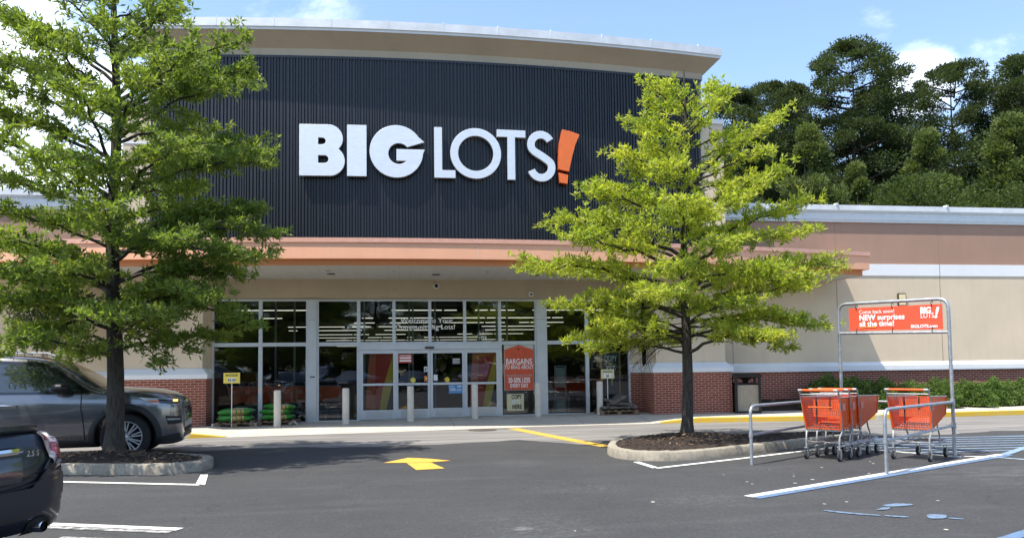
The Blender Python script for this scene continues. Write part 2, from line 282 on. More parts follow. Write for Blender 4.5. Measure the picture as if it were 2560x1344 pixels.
# ------------------------------------------------------------------ mesh building helpers
ORG = {}
class MB:
    def __init__(s): s.v = []; s.f = []; s.mi = []; s.cur = 0
    def add(s, vs, fs):
        o = len(s.v); s.v += [tuple(p) for p in vs]; s.f += [tuple(i + o for i in f) for f in fs]; s.mi += [s.cur] * len(fs); return s
    def m(s, i): s.cur = i; return s
    def box(s, x0, x1, y0, y1, z0, z1):
        return s.add([(x0, y0, z0), (x1, y0, z0), (x1, y1, z0), (x0, y1, z0), (x0, y0, z1), (x1, y0, z1), (x1, y1, z1), (x0, y1, z1)],
                     [(0, 3, 2, 1), (4, 5, 6, 7), (0, 1, 5, 4), (1, 2, 6, 5), (2, 3, 7, 6), (3, 0, 4, 7)])
    def obox(s, c, X, Y, Z):
        c = Vector(c); X = Vector(X); Y = Vector(Y); Z = Vector(Z)
        return s.add([c + a * X + b * Y + d * Z for d in (-1, 1) for a, b in ((-1, -1), (1, -1), (1, 1), (-1, 1))],
                     [(0, 3, 2, 1), (4, 5, 6, 7), (0, 1, 5, 4), (1, 2, 6, 5), (2, 3, 7, 6), (3, 0, 4, 7)])
    def bar(s, a, b, w, h=None, up=(0, 0, 1)):
        a = Vector(a); b = Vector(b); d = (b - a); X = d / 2; dn = d.normalized(); Y = Vector(up).cross(dn)
        if Y.length < 1e-4: Y = Vector((1, 0, 0)).cross(dn)
        Y.normalize(); Z = dn.cross(Y); return s.obox((a + b) / 2, X, Y * w / 2, Z * (h or w) / 2)
    def tube(s, path, rad, n=10, cap=True):
        P = [Vector(p) for p in path]; k = len(P); rr = rad if isinstance(rad, (list, tuple)) else [rad] * k
        vs = []; pn = None
        for i in range(k):
            t = (P[min(i + 1, k - 1)] - P[max(i - 1, 0)]).normalized()
            if pn is None:
                a = Vector((0, 0, 1)) if abs(t.z) < .9 else Vector((1, 0, 0)); nrm = t.cross(a).normalized()
            else:
                nrm = pn - t * pn.dot(t)
                nrm = nrm.normalized() if nrm.length > 1e-6 else t.cross(Vector((1, 0, 0))).normalized()
            pn = nrm; bn = t.cross(nrm)
            for j in range(n):
                q = 2 * math.pi * j / n; vs.append(P[i] + (nrm * math.cos(q) + bn * math.sin(q)) * rr[i])
        fs = [(i * n + j, i * n + (j + 1) % n, (i + 1) * n + (j + 1) % n, (i + 1) * n + j) for i in range(k - 1) for j in range(n)]
        if cap: fs += [tuple(range(n - 1, -1, -1)), tuple((k - 1) * n + j for j in range(n))]
        return s.add(vs, fs)
    def lathe(s, prof, n=24, c=(0, 0, 0), axis='z', cap=True):
        vs = []
        for r, h in prof:
            for j in range(n):
                q = 2 * math.pi * j / n; a, b = r * math.cos(q), r * math.sin(q)
                p = (a, b, h) if axis == 'z' else ((a, h, b) if axis == 'y' else (h, a, b))
                vs.append((p[0] + c[0], p[1] + c[1], p[2] + c[2]))
        k = len(prof); fl = axis == 'y'
        fs = [(i * n + j, i * n + (j + 1) % n, (i + 1) * n + (j + 1) % n, (i + 1) * n + j) for i in range(k - 1) for j in range(n)]
        if cap and prof[0][0] > 1e-5: fs.append(tuple(range(n - 1, -1, -1)))
        if cap and prof[-1][0] > 1e-5: fs.append(tuple((k - 1) * n + j for j in range(n)))
        if fl: fs = [f[::-1] for f in fs]
        return s.add(vs, fs)
    def prism(s, poly, to3, d):
        """poly: 2-D loop; to3(u,v)->Vector; d: Vector extrusion"""
        a = [Vector(to3(u, v)) for u, v in poly]; d = Vector(d); n = len(a)
        return s.add(a + [p + d for p in a], [tuple(range(n)), tuple(range(2 * n - 1, n - 1, -1))] + [(i, i + n, (i + 1) % n + n, (i + 1) % n) for i in range(n)])
    def sweep(s, path, prof, closed_prof=False, closed=False):
        """path in plan (x,y); prof [(offset outward,z)]; outward is to the right of travel"""
        P = [Vector((p[0], p[1])) for p in path]; k = len(P); vs = []
        for i in range(k):
            ds = []
            if closed or i > 0: ds.append((P[i] - P[(i - 1) % k]).normalized())
            if closed or i < k - 1: ds.append((P[(i + 1) % k] - P[i]).normalized())
            ns = [Vector((d.y, -d.x)) for d in ds]; n = sum(ns, Vector((0, 0))).normalized(); sc = 1 / max(.35, n.dot(ns[0]))
            for o, z in prof: vs.append((P[i].x + n.x * o * sc, P[i].y + n.y * o * sc, z))
        m = len(prof); fs = []
        for i in range(k if closed else k - 1):
            i2 = (i + 1) % k
            for j in range(m if closed_prof else m - 1):
                j2 = (j + 1) % m; fs.append((i * m + j, i2 * m + j, i2 * m + j2, i * m + j2))
        if closed_prof and not closed: fs += [tuple(range(m - 1, -1, -1)), tuple((k - 1) * m + j for j in range(m))]
        return s.add(vs, fs)
    def build(s, name, mats, parent=None, smooth=False, loc=None, angle=None, bevel=0):
        if not isinstance(mats, (list, tuple)): mats = [mats]
        o0 = ORG[parent.name] if parent else Vector(loc or (0, 0, 0))
        me = bpy.data.meshes.new(name); me.from_pydata([(x - o0.x, y - o0.y, z - o0.z) for x, y, z in s.v], [], s.f)
        for m in mats: me.materials.append(m)
        me.polygons.foreach_set('material_index', s.mi)
        bm = bmesh.new(); bm.from_mesh(me); bmesh.ops.recalc_face_normals(bm, faces=bm.faces)
        if bevel: bmesh.ops.bevel(bm, geom=[e for e in bm.edges if e.is_manifold and e.calc_face_angle(0) > .6], offset=bevel, segments=2, affect='EDGES')
        bm.to_mesh(me); bm.free()
        if smooth:
            me.polygons.foreach_set('use_smooth', [True] * len(me.polygons)); me.set_sharp_from_angle(angle=R(angle or 40))
        return link(name, me, parent, o0)

def link(name, me, parent, o0):
    o = bpy.data.objects.new(name, me); COL.objects.link(o)
    if parent: o.parent = parent
    else: o.location = o0
    ORG[o.name] = Vector(o0); return o
def tag(o, label=None, cat=None, group=None, kind=None):
    if label: o['label'] = label
    if cat: o['category'] = cat
    if group: o['group'] = group
    if kind: o['kind'] = kind
    return o
def thing(name, label, cat, loc=(0, 0, 0), group=None):
    o = bpy.data.objects.new(name, None); COL.objects.link(o); o.location = loc; o.empty_display_size = .2; ORG[o.name] = Vector(loc)
    return tag(o, label, cat, group)
def struct(o): o['kind'] = 'structure'; return o
def copy_tree(o, loc=None, rz=None, label=None, parent=None, scale=None):
    c = o.copy(); COL.objects.link(c)
    if parent: c.parent = parent
    if loc is not None: c.location = loc
    if rz is not None: c.rotation_euler = (0, 0, rz)
    if scale is not None: c.scale = (scale,) * 3 if isinstance(scale, (int, float)) else scale
    if label: c['label'] = label
    for ch in list(o.children): copy_tree(ch, parent=c)
    return c

def text2d(body, size=1, bold=0, xs=1, extrude=.003, align='LEFT', space=1.0, shear=0):
    c = bpy.data.curves.new('lettering', 'FONT'); c.body = body; c.size = size; c.offset = bold * size; c.extrude = extrude; c.align_x = align; c.resolution_u = 4; c.space_character = space; c.shear = shear
    o = bpy.data.objects.new('lettering', c); COL.objects.link(o); dg = bpy.context.evaluated_depsgraph_get(); e = o.evaluated_get(dg); me = e.to_mesh()
    v = [(p.co.x * xs, p.co.y, p.co.z) for p in me.vertices]; f = [tuple(p.vertices) for p in me.polygons]
    e.to_mesh_clear(); bpy.data.objects.remove(o); bpy.data.curves.remove(c); return v, f
def add_text(mb, body, o, U, V, size, **kw):
    v, f = text2d(body, size, **kw); o = Vector(o); U = Vector(U).normalized(); V = Vector(V).normalized(); W = U.cross(V)
    mb.add([o + U * a + V * b + W * c for a, b, c in v], f); return mb
# ------------------------------------------------------------------ ground
struct(MB().add([(-250, -150, 0), (250, -150, 0), (250, 300, 0), (-250, 300, 0)], [(0, 1, 2, 3)]).build('parking_lot', M['asphalt']))
def interp(x, t):
    if x <= t[0][0]: return t[0][1]
    for (a, b), (c, d) in zip(t, t[1:]):
        if x <= c: return b + (d - b) * (x - a) / (c - a)
    return t[-1][1]
KERB = [(-40, 17.3), (-12, 18.5), (-5.2, 19.05), (-3.86, 19.18), (-2, 19.40), (0, 19.66), (2, 19.97), (3.6, 20.22), (6, 20.30), (7.5, 20.24), (9, 20.10), (11, 19.95), (13.2, 19.86), (16, 20.2), (18.2, 20.34), (24, 20.4), (45, 20.5)]
FLOORZ = [(-40, .05), (-5.2, .07), (-2.6, .10), (-1, .12), (3, .165), (6, .18), (45, .19)]
def fz(x): return interp(x, FLOORZ)
def kz(x): return interp(x, [(-5.0, .135), (-4.05, .015), (6.7, .015), (8.0, .14)])
# worn drive lane in front of the store, laid a few millimetres above the sealed lot
lb = [(-60, 14.6), (-8, 15.6), (-3, 16.2), (-1, 16.05), (1, 16.0), (2.6, 16.7), (3.7, 14.9), (4.3, 15.9), (6, 15.9), (9, 15.4), (12, 15.3), (16, 16.3), (60, 16.6)]
mb = MB(); xs = np.linspace(-60, 44, 420); rr = random.Random(3); va = []; 
for i, x in enumerate(xs):
    y0 = interp(x, lb) + .10 * math.sin(x * 2.1) + .07 * math.sin(x * 5.7 + 1) + rr.uniform(-.05, .05)
    va += [(x, y0, .004), (x, interp(x, KERB) + .01, .004)]
mb.add(va, [(2 * i, 2 * i + 2, 2 * i + 3, 2 * i + 1) for i in range(len(xs) - 1)])
struct(mb.build('drive_lane', M['lane']))
# sidewalk: flat apron, flush ramp in front of the doors, raised kerb on both sides
xs = sorted(set([k[0] for k in KERB] + [-5.0, -4.6, -4.05, 6.7, 7.1, 7.5, 8.0] + [i * .75 for i in range(-53, 60)]))
va = []; nrow = 5
for x in xs:
    y = interp(x, KERB); z = fz(x); k = kz(x)
    va += [(x, y, -.02), (x, y + .004, k - .012), (x, y + .03, k), (x, y + 1.15, max(z - .012, k)), (x, 22.62, z)]
mb = MB().add(va, [(i * nrow + j, (i + 1) * nrow + j, (i + 1) * nrow + j + 1, i * nrow + j + 1) for i in range(len(xs) - 1) for j in range(nrow - 1)])
struct(mb.build('sidewalk', M['walk']))
# joints cut across the sidewalk
mb = MB()
for x in [-7.9, -4.12, -.9 + 2.3, 4.9, 6.75, 9.7, 12.6, 15.6, 18.6, 21.6]:
    y = interp(x, KERB)
    if x in (-4.12,): mb.add([(x - .012, y + .01, kz(x) + .003), (x + .012, y + .01, kz(x) + .003), (x + .012 + .2, 22.5, fz(x) + .004), (x - .012 + .2, 22.5, fz(x) + .004)], [(0, 1, 2, 3)])
    else:
        n = 6; P = [(x, y + .03 + (22.5 - y) * t / n) for t in range(n + 1)]
        def zz(xx, yy):
            yk = interp(xx, KERB); 
            return kz(xx) + (max(fz(xx) - .012, kz(xx)) - kz(xx)) * min(1, (yy - yk) / 1.15) if yy < yk + 1.15 else max(fz(xx) - .012, kz(xx)) + (fz(xx) - max(fz(xx) - .012, kz(xx))) * (yy - yk - 1.15) / (22.62 - yk - 1.15)
        for a, b in zip(P, P[1:]): mb.add([(a[0] - .007, a[1], zz(*a) + .004), (a[0] + .007, a[1], zz(*a) + .004), (b[0] + .007, b[1], zz(*b) + .004), (b[0] - .007, b[1], zz(*b) + .004)], [(0, 1, 2, 3)])
struct(mb.build('sidewalk_joints', mat('joint shadow line', (.22, .20, .17), .9)))
# yellow kerb faces
for a, b in ((-9.5, -4.12), (7.0, 30)):
    mb = MB(); n = int((b - a) / .35); va = []
    for i in range(n + 1):
        x = a + (b - a) * i / n; y = interp(x, KERB); k = max(kz(x), .02)
        va += [(x, y - .004, .006), (x, y - .002, k - .008), (x, y + .028, k + .003), (x, y + .075, k + .004)]
    mb.add(va, [(i * 4 + j, i * 4 + 4 + j, i * 4 + 5 + j, i * 4 + 1 + j) for i in range(n) for j in range(3)])
    struct(mb.build('painted_kerb', M['yellowkerb']))
# mulch bed along the right wall
mb = MB(); va = []; rr = random.Random(5); X = np.linspace(10.55, 44, 180)
for x in X:
    for j, (y, z) in enumerate(((21.82, .14), (21.95, .25), (22.2, .36), (22.45, .46), (22.6, .48))):
        va.append((x, y + rr.uniform(-.03, .03) * (j < 4), z + rr.uniform(-.025, .025)))
mb.add(va, [(i * 5 + j, i * 5 + 5 + j, i * 5 + 6 + j, i * 5 + 1 + j) for i in range(len(X) - 1) for j in range(4)])
mb.add([va[i] for i in range(5)] + [(10.55, 22.6, .1), (10.55, 21.82, .1)], [(0, 1, 2, 3, 4, 5, 6)])
struct(mb.build('mulch_bed', M['mulch'], smooth=True))

# ------------------------------------------------------------------ painted markings
def line(name, pts, w, m, z=.008):
    mb = MB(); P = [Vector((*p, 0)) for p in pts]; k = len(P); va = []
    for i in range(k):
        d = (P[min(i + 1, k - 1)] - P[max(i - 1, 0)]).normalized(); n = Vector((-d.y, d.x, 0)); va += [P[i] + n * w / 2 + Vector((0, 0, z)), P[i] - n * w / 2 + Vector((0, 0, z))]
    mb.add(va, [(2 * i, 2 * i + 1, 2 * i + 3, 2 * i + 2) for i in range(k - 1)]); return struct(mb.build(name, M[m]))
def poly(name, pts, m, z=.008): return struct(MB().add([(x, y, z) for x, y in pts], [tuple(range(len(pts)))]).build(name, M[m]))
line('parking_line', [(-7.5, 12.98), (-2.72, 11.2)], .11, 'white')
poly('parking_line', [(-2.88, 12.28), (-2.99, 12.30), (-2.80, 11.235), (-2.66, 11.18)], 'white')
line('parking_line', [(-6.6, 9.83), (-2.16, 8.10)], .12, 'white')
line('parking_line', [(-6.6, 9.70), (-2.22, 7.985)], .10, 'oldwhite', .006)
line('parking_line', [(-3.2, 7.93), (-2.2, 7.93 - .37)], .10, 'oldwhite', .006)
line('parking_line', [(3.80, 12.22), (3.86, 11.41)], .11, 'white')
line('parking_line', [(3.84, 11.385), (5.68, 12.27), (7.17, 13.03), (8.5, 13.68)], .10, 'white')
line('parking_line', [(4.06, 8.70), (10.0, 11.73)], .12, 'white')
line('parking_line', [(4.10, 8.58), (10.06, 11.61)], .12, 'blue')
line('parking_line', [(8.10, 13.5), (8.57, 12.62), (9.02, 11.72), (9.55, 11.45), (9.85, 10.9)], .09, 'white', .0095)
line('parking_line', [(10.0, 11.67), (11.6, 12.85), (13.6, 14.15)], .14, 'blueline', .0095)
line('parking_line', [(9.55, 11.47), (10.3, 10.2)], .09, 'blueline', .0105)
for i in range(7):
    t = i / 6; a = Vector((9.15 - .15 * i * .55, 12.0 + .43 * i)); b = Vector((10.9 + .52 * i, 12.22 + .36 * i))
    line('hatch_line', [tuple(a + Vector((-.55, .32))), tuple(b)], .10, 'blueline', .0075)
line('hatch_line', [(8.3, 14.7), (13.9, 14.5)], .10, 'blueline', .0085)
line('parking_line', [(5.0, 6.02), (7.6, 7.35)], .13, 'blue'); line('parking_line', [(5.35, 6.0), (7.7, 7.2)], .10, 'blueline', .0095)
# yellow edge line and arrow
line('edge_line', [(2.86, 19.7), (3.25, 17.9), (3.62, 16.2), (4.0, 14.72)], .30, 'yellow', .0085)
mb = MB(); z = .008
mb.add([(-.28, 13.10, z), (.08, 13.02, z), (.49, 12.99, z), (.84, 13.14, z), (.46, 13.55, z), (.13, 13.76, z), (-.08, 13.42, z)], [(0, 1, 2, 3, 4, 5, 6)])
mb.add([(.10, 12.985, z), (.24, 12.05, z), (.68, 12.14, z), (.50, 12.955, z)], [(0, 1, 2, 3)])
struct(mb.build('painted_arrow', M['yellow']))
# what is left of a wheelchair symbol
mb = MB()
def blobp(pts): mb.add([(x, y, .008) for x, y in pts], [tuple(range(len(pts)))])
def G(px, py):
    d = _fw + _rt * ((px - CX) / F) - _up * ((py - CY) / F); t = -EYE / d.z; return (d.x * t, d.y * t)
SYM = [[(5.19, 7.83), (5.32, 7.90), (5.46, 7.92), (5.57, 7.86), (5.55, 7.79), (5.38, 7.76), (5.24, 7.75)], [(4.96, 7.61), (5.16, 7.74), (5.24, 7.735), (5.12, 7.60)],
       [(4.42, 7.68), (4.62, 7.45), (4.83, 7.31), (4.86, 7.35), (4.62, 7.55), (4.47, 7.72)], [(4.86, 7.29), (5.04, 7.17), (5.09, 7.22), (4.90, 7.34)], [(5.20, 7.08), (5.38, 7.06), (5.52, 7.24), (5.33, 7.30)], [(5.40, 7.05), (5.50, 6.98), (5.54, 7.01), (5.42, 7.10)]]
def round_poly(p, it=1):
    for _ in range(it): p = [((a[0] * w_ + b[0] * (1 - w_)), (a[1] * w_ + b[1] * (1 - w_))) for a, b in zip(p, p[1:] + p[:1]) for w_ in (.78, .22)]
    return p
for q in SYM: blobp(round_poly(q))
struct(mb.build('worn_wheelchair_symbol', M['symbol']))
# grit and scraps on the tarmac
mb = MB(); rr = random.Random(11)
for i in range(34):
    x = rr.uniform(-4, 11); y = rr.uniform(6.5, 14); r = rr.uniform(.006, .02)
    if rr.random() < .5: x, y = rr.uniform(4.5, 9), rr.uniform(8, 11.4)
    a = rr.uniform(0, 6); mb.add([(x + r * (1 + rr.random()) * math.cos(a + q), y + r * (1 + rr.random()) * math.sin(a + q), .0065) for q in (0, 1.3, 2.4, 3.6, 5)], [(0, 1, 2, 3, 4)])
g = mb.build('litter_scraps', mat('pale scraps', (.5, .48, .42), .8)); tag(g, 'small pale scraps of paper and grit scattered on the asphalt', 'litter', kind='stuff')
MB().lathe([(.0, .0), (.36, 0), (.36, .012), (.33, .014), (.30, .010), (0, .012)], 28, (2.05, 19.45, .004)).build('manhole_cover', mat('rusty iron cover', (.075, .06, .05), .7, noise=.4, nscale=20), smooth=True)
tag(bpy.data.objects['manhole_cover'], 'round dark iron manhole cover in the lane before the doors', 'manhole cover')

# ------------------------------------------------------------------ planter islands
def island(name, outline, label, mound, crackx=None):
    cx = sum(p[0] for p in outline) / len(outline); cy = sum(p[1] for p in outline) / len(outline)
    t = thing(name, label, 'planter', (cx, cy, 0))
    # smooth closed outline (Catmull-Rom), counter clockwise -> outward on the right
    k = len(outline); pts = []
    for i in range(k):
        p0, p1, p2, p3 = [Vector((*outline[(i + j - 1) % k], 0)) for j in range(4)]
        for q in range(8):
            u = q / 8; pts.append(tuple((.5 * ((2 * p1) + (p2 - p0) * u + (2 * p0 - 5 * p1 + 4 * p2 - p3) * u * u + (3 * p1 - p0 - 3 * p2 + p3) * u ** 3)).xy))
    mb = MB().sweep(pts, [(0, -.01), (-.012, .135), (-.035, .155), (-.155, .158), (-.165, .12)], closed=True)
    rr = random.Random(2); 
    mb.v = [(x + rr.uniform(-.006, .006), y + rr.uniform(-.006, .006), z + (rr.uniform(-.006, .005) if z > .1 else 0)) for x, y, z in mb.v]
    mb.build('kerb', M['kerb'], t, smooth=True, angle=60)
    # mulch: rings towards each ring's mound
    inner = MB().sweep(pts, [(-.13, 0)], closed=True).v; n = len(inner); va = []; rings = 9
    for r in range(rings + 1):
        u = r / rings
        for (x, y, _) in inner:
            X = x + (mound[0] - x) * u; Y = y + (mound[1] - y) * u
            d = math.hypot(X - mound[0], Y - mound[1]); zz = .125 + mound[2] * math.exp(-(d / .8) ** 2) * min(1, u * 3) + .03 * min(1, u * 4)
            va.append((X, Y, zz + rr.uniform(-.018, .018) * (r > 0)))
    mb = MB().add(va, [(r * n + j, r * n + (j + 1) % n, (r + 1) * n + (j + 1) % n, (r + 1) * n + j) for r in range(rings) for j in range(n)])
    mb.build('mulch', M['mulch'], t, smooth=True, angle=80)
    # loose bark chips
    mb = MB()
    for i in range(620):
        q = rr.randrange(n); u = rr.random() ** .8 * .95 + .02; x, y, _ = inner[q]; X = x + (mound[0] - x) * u; Y = y + (mound[1] - y) * u; d = math.hypot(X - mound[0], Y - mound[1])
        zz = .135 + mound[2] * math.exp(-(d / .8) ** 2) * min(1, u * 3) + .03 * min(1, u * 4); l = rr.uniform(.012, .045); a = rr.uniform(0, 6.3)
        mb.m(0 if rr.random() < .55 else 1).obox((X, Y, zz + .008), (l * math.cos(a), l * math.sin(a), rr.uniform(-.4, .4) * l), (-.3 * l * math.sin(a), .3 * l * math.cos(a), 0), (0, 0, .005))
    c = mb.build('bark_chips', [mat('dark chip', (.05, .032, .022), .95), mat('pale chip', (.17, .115, .075), .9)], t); c['kind'] = 'stuff'
    return t
island('planter_island', [(3.62, 13.05), (3.80, 12.52), (4.30, 12.24), (4.95, 12.30), (5.7, 12.66), (6.6, 13.14), (7.6, 13.66), (8.6, 14.2), (9.4, 14.62), (9.6, 14.95), (9.0, 15.2), (7.8, 15.2), (6.2, 15.25), (4.9, 15.2), (4.2, 14.75), (3.78, 13.9)],
       'long concrete kerbed island of dark mulch beside the cart corral', (5.57, 14.5, .07))
island('planter_island', [(-9.6, 13.5), (-8.2, 13.12), (-6.6, 13.0), (-5.24, 12.86), (-4.26, 12.62), (-3.6, 12.50), (-3.16, 12.72), (-3.02, 13.2), (-3.24, 13.82), (-3.9, 14.22), (-5.2, 14.36), (-6.8, 14.5), (-8.4, 14.7), (-9.7, 14.6), (-10.1, 14.0)],
       'concrete kerbed island of brown mulch between the grey SUV and dark sedan', (-4.85, 14.02, .07))

# ------------------------------------------------------------------ the store building
WY = 22.6
B = thing('store_building', 'long beige and mauve store with a bowed black ribbed front over a salmon canopy', 'store', (.9, WY, 0))
X0C = .9
def arc(x, y0, k=.0092): return y0 + k * (x - X0C) ** 2
def arcpts(xa, xb, y0, n=40, k=.0092): return [(xa + (xb - xa) * i / n, arc(xa + (xb - xa) * i / n, y0, k)) for i in range(n + 1)]
JM = mat('joint sealant', (.27, .20, .16), .8)
# --- side wings
for (xa, xb, ends) in ((9.62, 45, 'R'), (-45, -7.6, 'L')):
    P = [(xa, WY), (xb, WY)]
    MB().sweep(P, [(0, 0), (0, 1.33)]).build('brick_base', M['brick'], B)
    MB().sweep(P, [(0, 1.33), (.075, 1.332), (.08, 1.36), (.08, 1.50), (.015, 1.60), (0, 1.61)]).build('trim_band', M['trimw'], B)
    MB().sweep(P, [(0, 1.61), (0, 4.36)]).build('wall', M['beige'], B)
    MB().sweep(P, [(0, 4.36), (.02, 4.362), (.02, 4.735), (0, 4.737)]).build('upper_band', M['trimw'], B)
    MB().sweep(P, [(0, 4.737), (0, 6.07)]).build('upper_wall', M['mauve'], B)
    c = MB().sweep(P, [(0, 6.07), (.05, 6.072), (.055, 6.14), (.075, 6.145), (.08, 6.38), (.12, 6.385), (.125, 6.43)]).build('cornice', M['cornice'], B)
    MB().sweep(P, [(.125, 6.43), (.15, 6.432), (.15, 6.60), (-.35, 6.64), (-.35, 6.2)]).build('coping', M['flash'], c)
    js = [10.2, 13.73, 17.34, 20.95, 24.6, 28.2] if ends == 'R' else [-9.6, -12.2, -15.8]
    for x in js:
        MB().box(x - .009, x + .009, WY - .004, WY + .02, 1.6, 4.36).box(x - .009, x + .009, WY - .024, WY + .02, 4.36, 4.737).box(x - .009, x + .009, WY - .004, WY + .02, 4.737, 6.07).build('control_joint', JM, B)
    for x in (11.1, 13.75, 17.6, 21.3) if ends == 'R' else (-10, -13.6): MB().box(x - .035, x + .035, WY - .18, WY - .02, 6.59, 6.655).build('coping_seam', M['flash'], c)
# roofs, hidden shell that shades the sales floor
MB().box(9.9, 45, WY + .1, 46, 6.0, 6.2).build('roof', M['dark'], B)
MB().box(-45, -7.9, WY + .1, 46, 6.0, 6.2).build('roof', M['dark'], B)
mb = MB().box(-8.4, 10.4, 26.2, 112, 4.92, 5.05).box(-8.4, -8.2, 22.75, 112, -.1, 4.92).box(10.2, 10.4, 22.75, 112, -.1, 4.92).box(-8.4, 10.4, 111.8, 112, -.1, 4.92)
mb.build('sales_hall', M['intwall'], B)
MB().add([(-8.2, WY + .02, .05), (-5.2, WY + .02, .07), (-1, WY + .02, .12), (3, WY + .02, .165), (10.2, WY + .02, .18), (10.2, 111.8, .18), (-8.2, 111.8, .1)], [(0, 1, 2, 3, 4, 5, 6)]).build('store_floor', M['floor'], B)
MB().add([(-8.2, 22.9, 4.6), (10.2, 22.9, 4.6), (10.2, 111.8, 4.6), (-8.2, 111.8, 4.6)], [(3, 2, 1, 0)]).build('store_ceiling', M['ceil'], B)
# --- header wall over the windows, returns beside them
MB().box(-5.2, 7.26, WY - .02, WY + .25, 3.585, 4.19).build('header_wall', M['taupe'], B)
for xa, xb in ((-5.62, -5.215), (6.885, 7.27)):
    MB().box(xa, xb, WY - .03, WY + .2, 1.64, 4.19).build('return_wall', M['beige'], B)
    MB().box(xa, xb, WY - .05, WY + .2, -.02, 1.37).build('return_brick', M['brick'], B)
    MB().box(xa, xb, WY - .075, WY + .2, 1.372, 1.638).build('return_trim', M['trimw'], B)
# --- piers
for P, nm in (([(7.27, 22.58), (7.26, 21.5), (9.62, 21.44), (9.63, 22.58)], 'R'), ([(-7.6, 22.58), (-7.6, 21.9), (-5.2, 21.85), (-5.2, 22.58)], 'L')):
    p = MB().sweep(P, [(-.13, 1.66), (-.13, 4.19)]).build('pier', M['beige'], B)
    MB().sweep(P, [(0, -.02), (0, 1.37)]).build('brick_base', M['brick'], p)
    MB().sweep(P, [(0, 1.37), (.035, 1.372), (.04, 1.40), (.04, 1.49), (-.12, 1.655), (-.14, 1.66)]).build('trim', M['trimw'], p)
# --- canopy
CL, CR = -11.7, 13.62
front = arcpts(CL, CR, 19.54, 60)
cap_ = MB(); n = len(front)
def canopy_band(off, z0, z1, top=None):
    p = [(CL - off, WY - .0)] + [(x + (off if i == n - 1 else -off if i == 0 else 0), y - off) for i, (x, y) in enumerate(front)] + [(CR + off, WY - .0)]
    return p
P0 = canopy_band(0, 0, 0); P1 = canopy_band(.14, 0, 0)
cn = MB().sweep(P1, [(-.14, 4.335), (0, 4.335), (0, 4.735)]).build('canopy', M['salmon'], B)
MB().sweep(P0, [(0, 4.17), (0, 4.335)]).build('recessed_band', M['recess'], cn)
MB().sweep(P1, [(0, 4.735), (.028, 4.737), (.03, 4.85), (-.25, 4.87), (-.25, 4.72)]).build('coping', M['pink'], cn)
s = MB().add([(x, y, 4.176) for x, y in front] + [(CR, WY, 4.176), (CL, WY, 4.176)], [tuple(range(n + 2))]).build('soffit', M['soffit'], cn)
MB().add([(x, y + .15, 4.78) for x, y in front] + [(CR, WY, 4.78), (CL, WY, 4.78)], [tuple(range(n + 2))]).build('canopy_roof', M['dark'], cn)
MB().box(CL, CR, WY + .22, 26.3, 4.79, 4.9).build('canopy_deck', M['dark'], cn)
FJ = mat('pale joint', (.78, .50, .40), .6)
for x in (-9.4, -5.6, -1.72, 1.98, 5.6, 9.4, 12.2):
    y = arc(x, 19.54) - .142; MB().box(x - .012, x + .012, y, y + .02, 4.337, 4.734).build('fascia_joint', FJ, cn)
for (x, y) in ((-1.86, 20.62), (-.15, 20.62), (2.35, 20.65), (5.2, 20.75), (-4.2, 20.8), (8.2, 21.1)):
    d = MB().lathe([(.13, 4.172), (.13, 4.160), (.095, 4.158), (.09, 4.174)], 20, (x, y, 0)).build('downlight', M['canlight'], cn, smooth=True)
    MB().lathe([(0, 4.168), (.092, 4.168)], 16, (x, y, 0)).build('lamp', M['lens'], d)
for (x, y) in ((-1.85, 21.3), (1.0, 21.33), (3.79, 21.39), (6.6, 21.5), (-4.7, 21.4)):
    d = MB().lathe([(.115, 4.172), (.115, 4.162), (0, 4.164)], 20, (x, y, 0)).build('downlight', M['candark'], cn, smooth=True)
# --- bowed tower
TY = 20.75
def ribs(xa, xb, pitch=.0865):
    pts = []; x = xa; rr = random.Random(9)
    while x < xb - pitch:
        p = pitch * rr.choice((.72, .8, 1, 1, 1.12, 1.2)); a, b, c, d = x, x + p * .30, x + p * .36, x + p * .94
        for q, o in ((a, .0), (b, .0), (c, -.042), (d, -.042)): pts.append((q, arc(q, TY) + o))
        x += p
    pts.append((xb, arc(xb, TY))); return pts
tw = MB().sweep(ribs(-6.52, 8.80), [(0, 4.75), (0, 9.93)]).build('ribbed_siding', M['siding'], B)
MB().sweep(arcpts(-6.55, 8.83, TY - .05), [(-.06, 9.925), (.0, 9.925), (0, 9.995), (-.06, 10.0)]).build('head_trim', M['sidingedge'], tw)
pp = [(-6.62, 26.2)] + arcpts(-6.62, 8.90, TY - .03) + [(8.90, 26.2)]
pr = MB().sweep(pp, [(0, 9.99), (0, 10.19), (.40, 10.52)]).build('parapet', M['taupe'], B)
MB().sweep(pp, [(.40, 10.52), (.42, 10.522), (.42, 10.585), (.44, 10.59)]).build('drip_edge', M['trimw'], pr)
MB().sweep(pp, [(.42, 10.59), (.455, 10.592), (.455, 10.815), (.2, 10.85), (0, 10.8)]).build('cap_flashing', M['flash'], pr)
for i in range(11):
    x = -6.2 + i * 1.48; y = arc(x, TY - .03) - .455; MB().box(x - .012, x + .012, y - .006, y + .2, 10.6, 10.856).build('flashing_seam', M['flash'], pr)
MB().add([(x, y, 10.7) for x, y in pp], [tuple(range(len(pp)))]).build('tower_roof', M['dark'], pr)
for xa, xb in ((-7.22, -6.53), (8.815, 9.52)):
    ya = arc((xa + xb) / 2, TY); tws = MB().box(xa, xb, ya - .02, 26.2, 4.75, 8.70).build('tower_side', M['beige'], B)
    MB().box(xa - .03, xb + .03, ya - .05, 26.23, 8.702, 8.83).build('ledge', M['trimw'], tws)
    for z in (7.60, 6.3): MB().box(xa + .01, xb - .01, ya - .034, ya - .018, z, z + .07).build('groove_band', M['trimw'], tws)
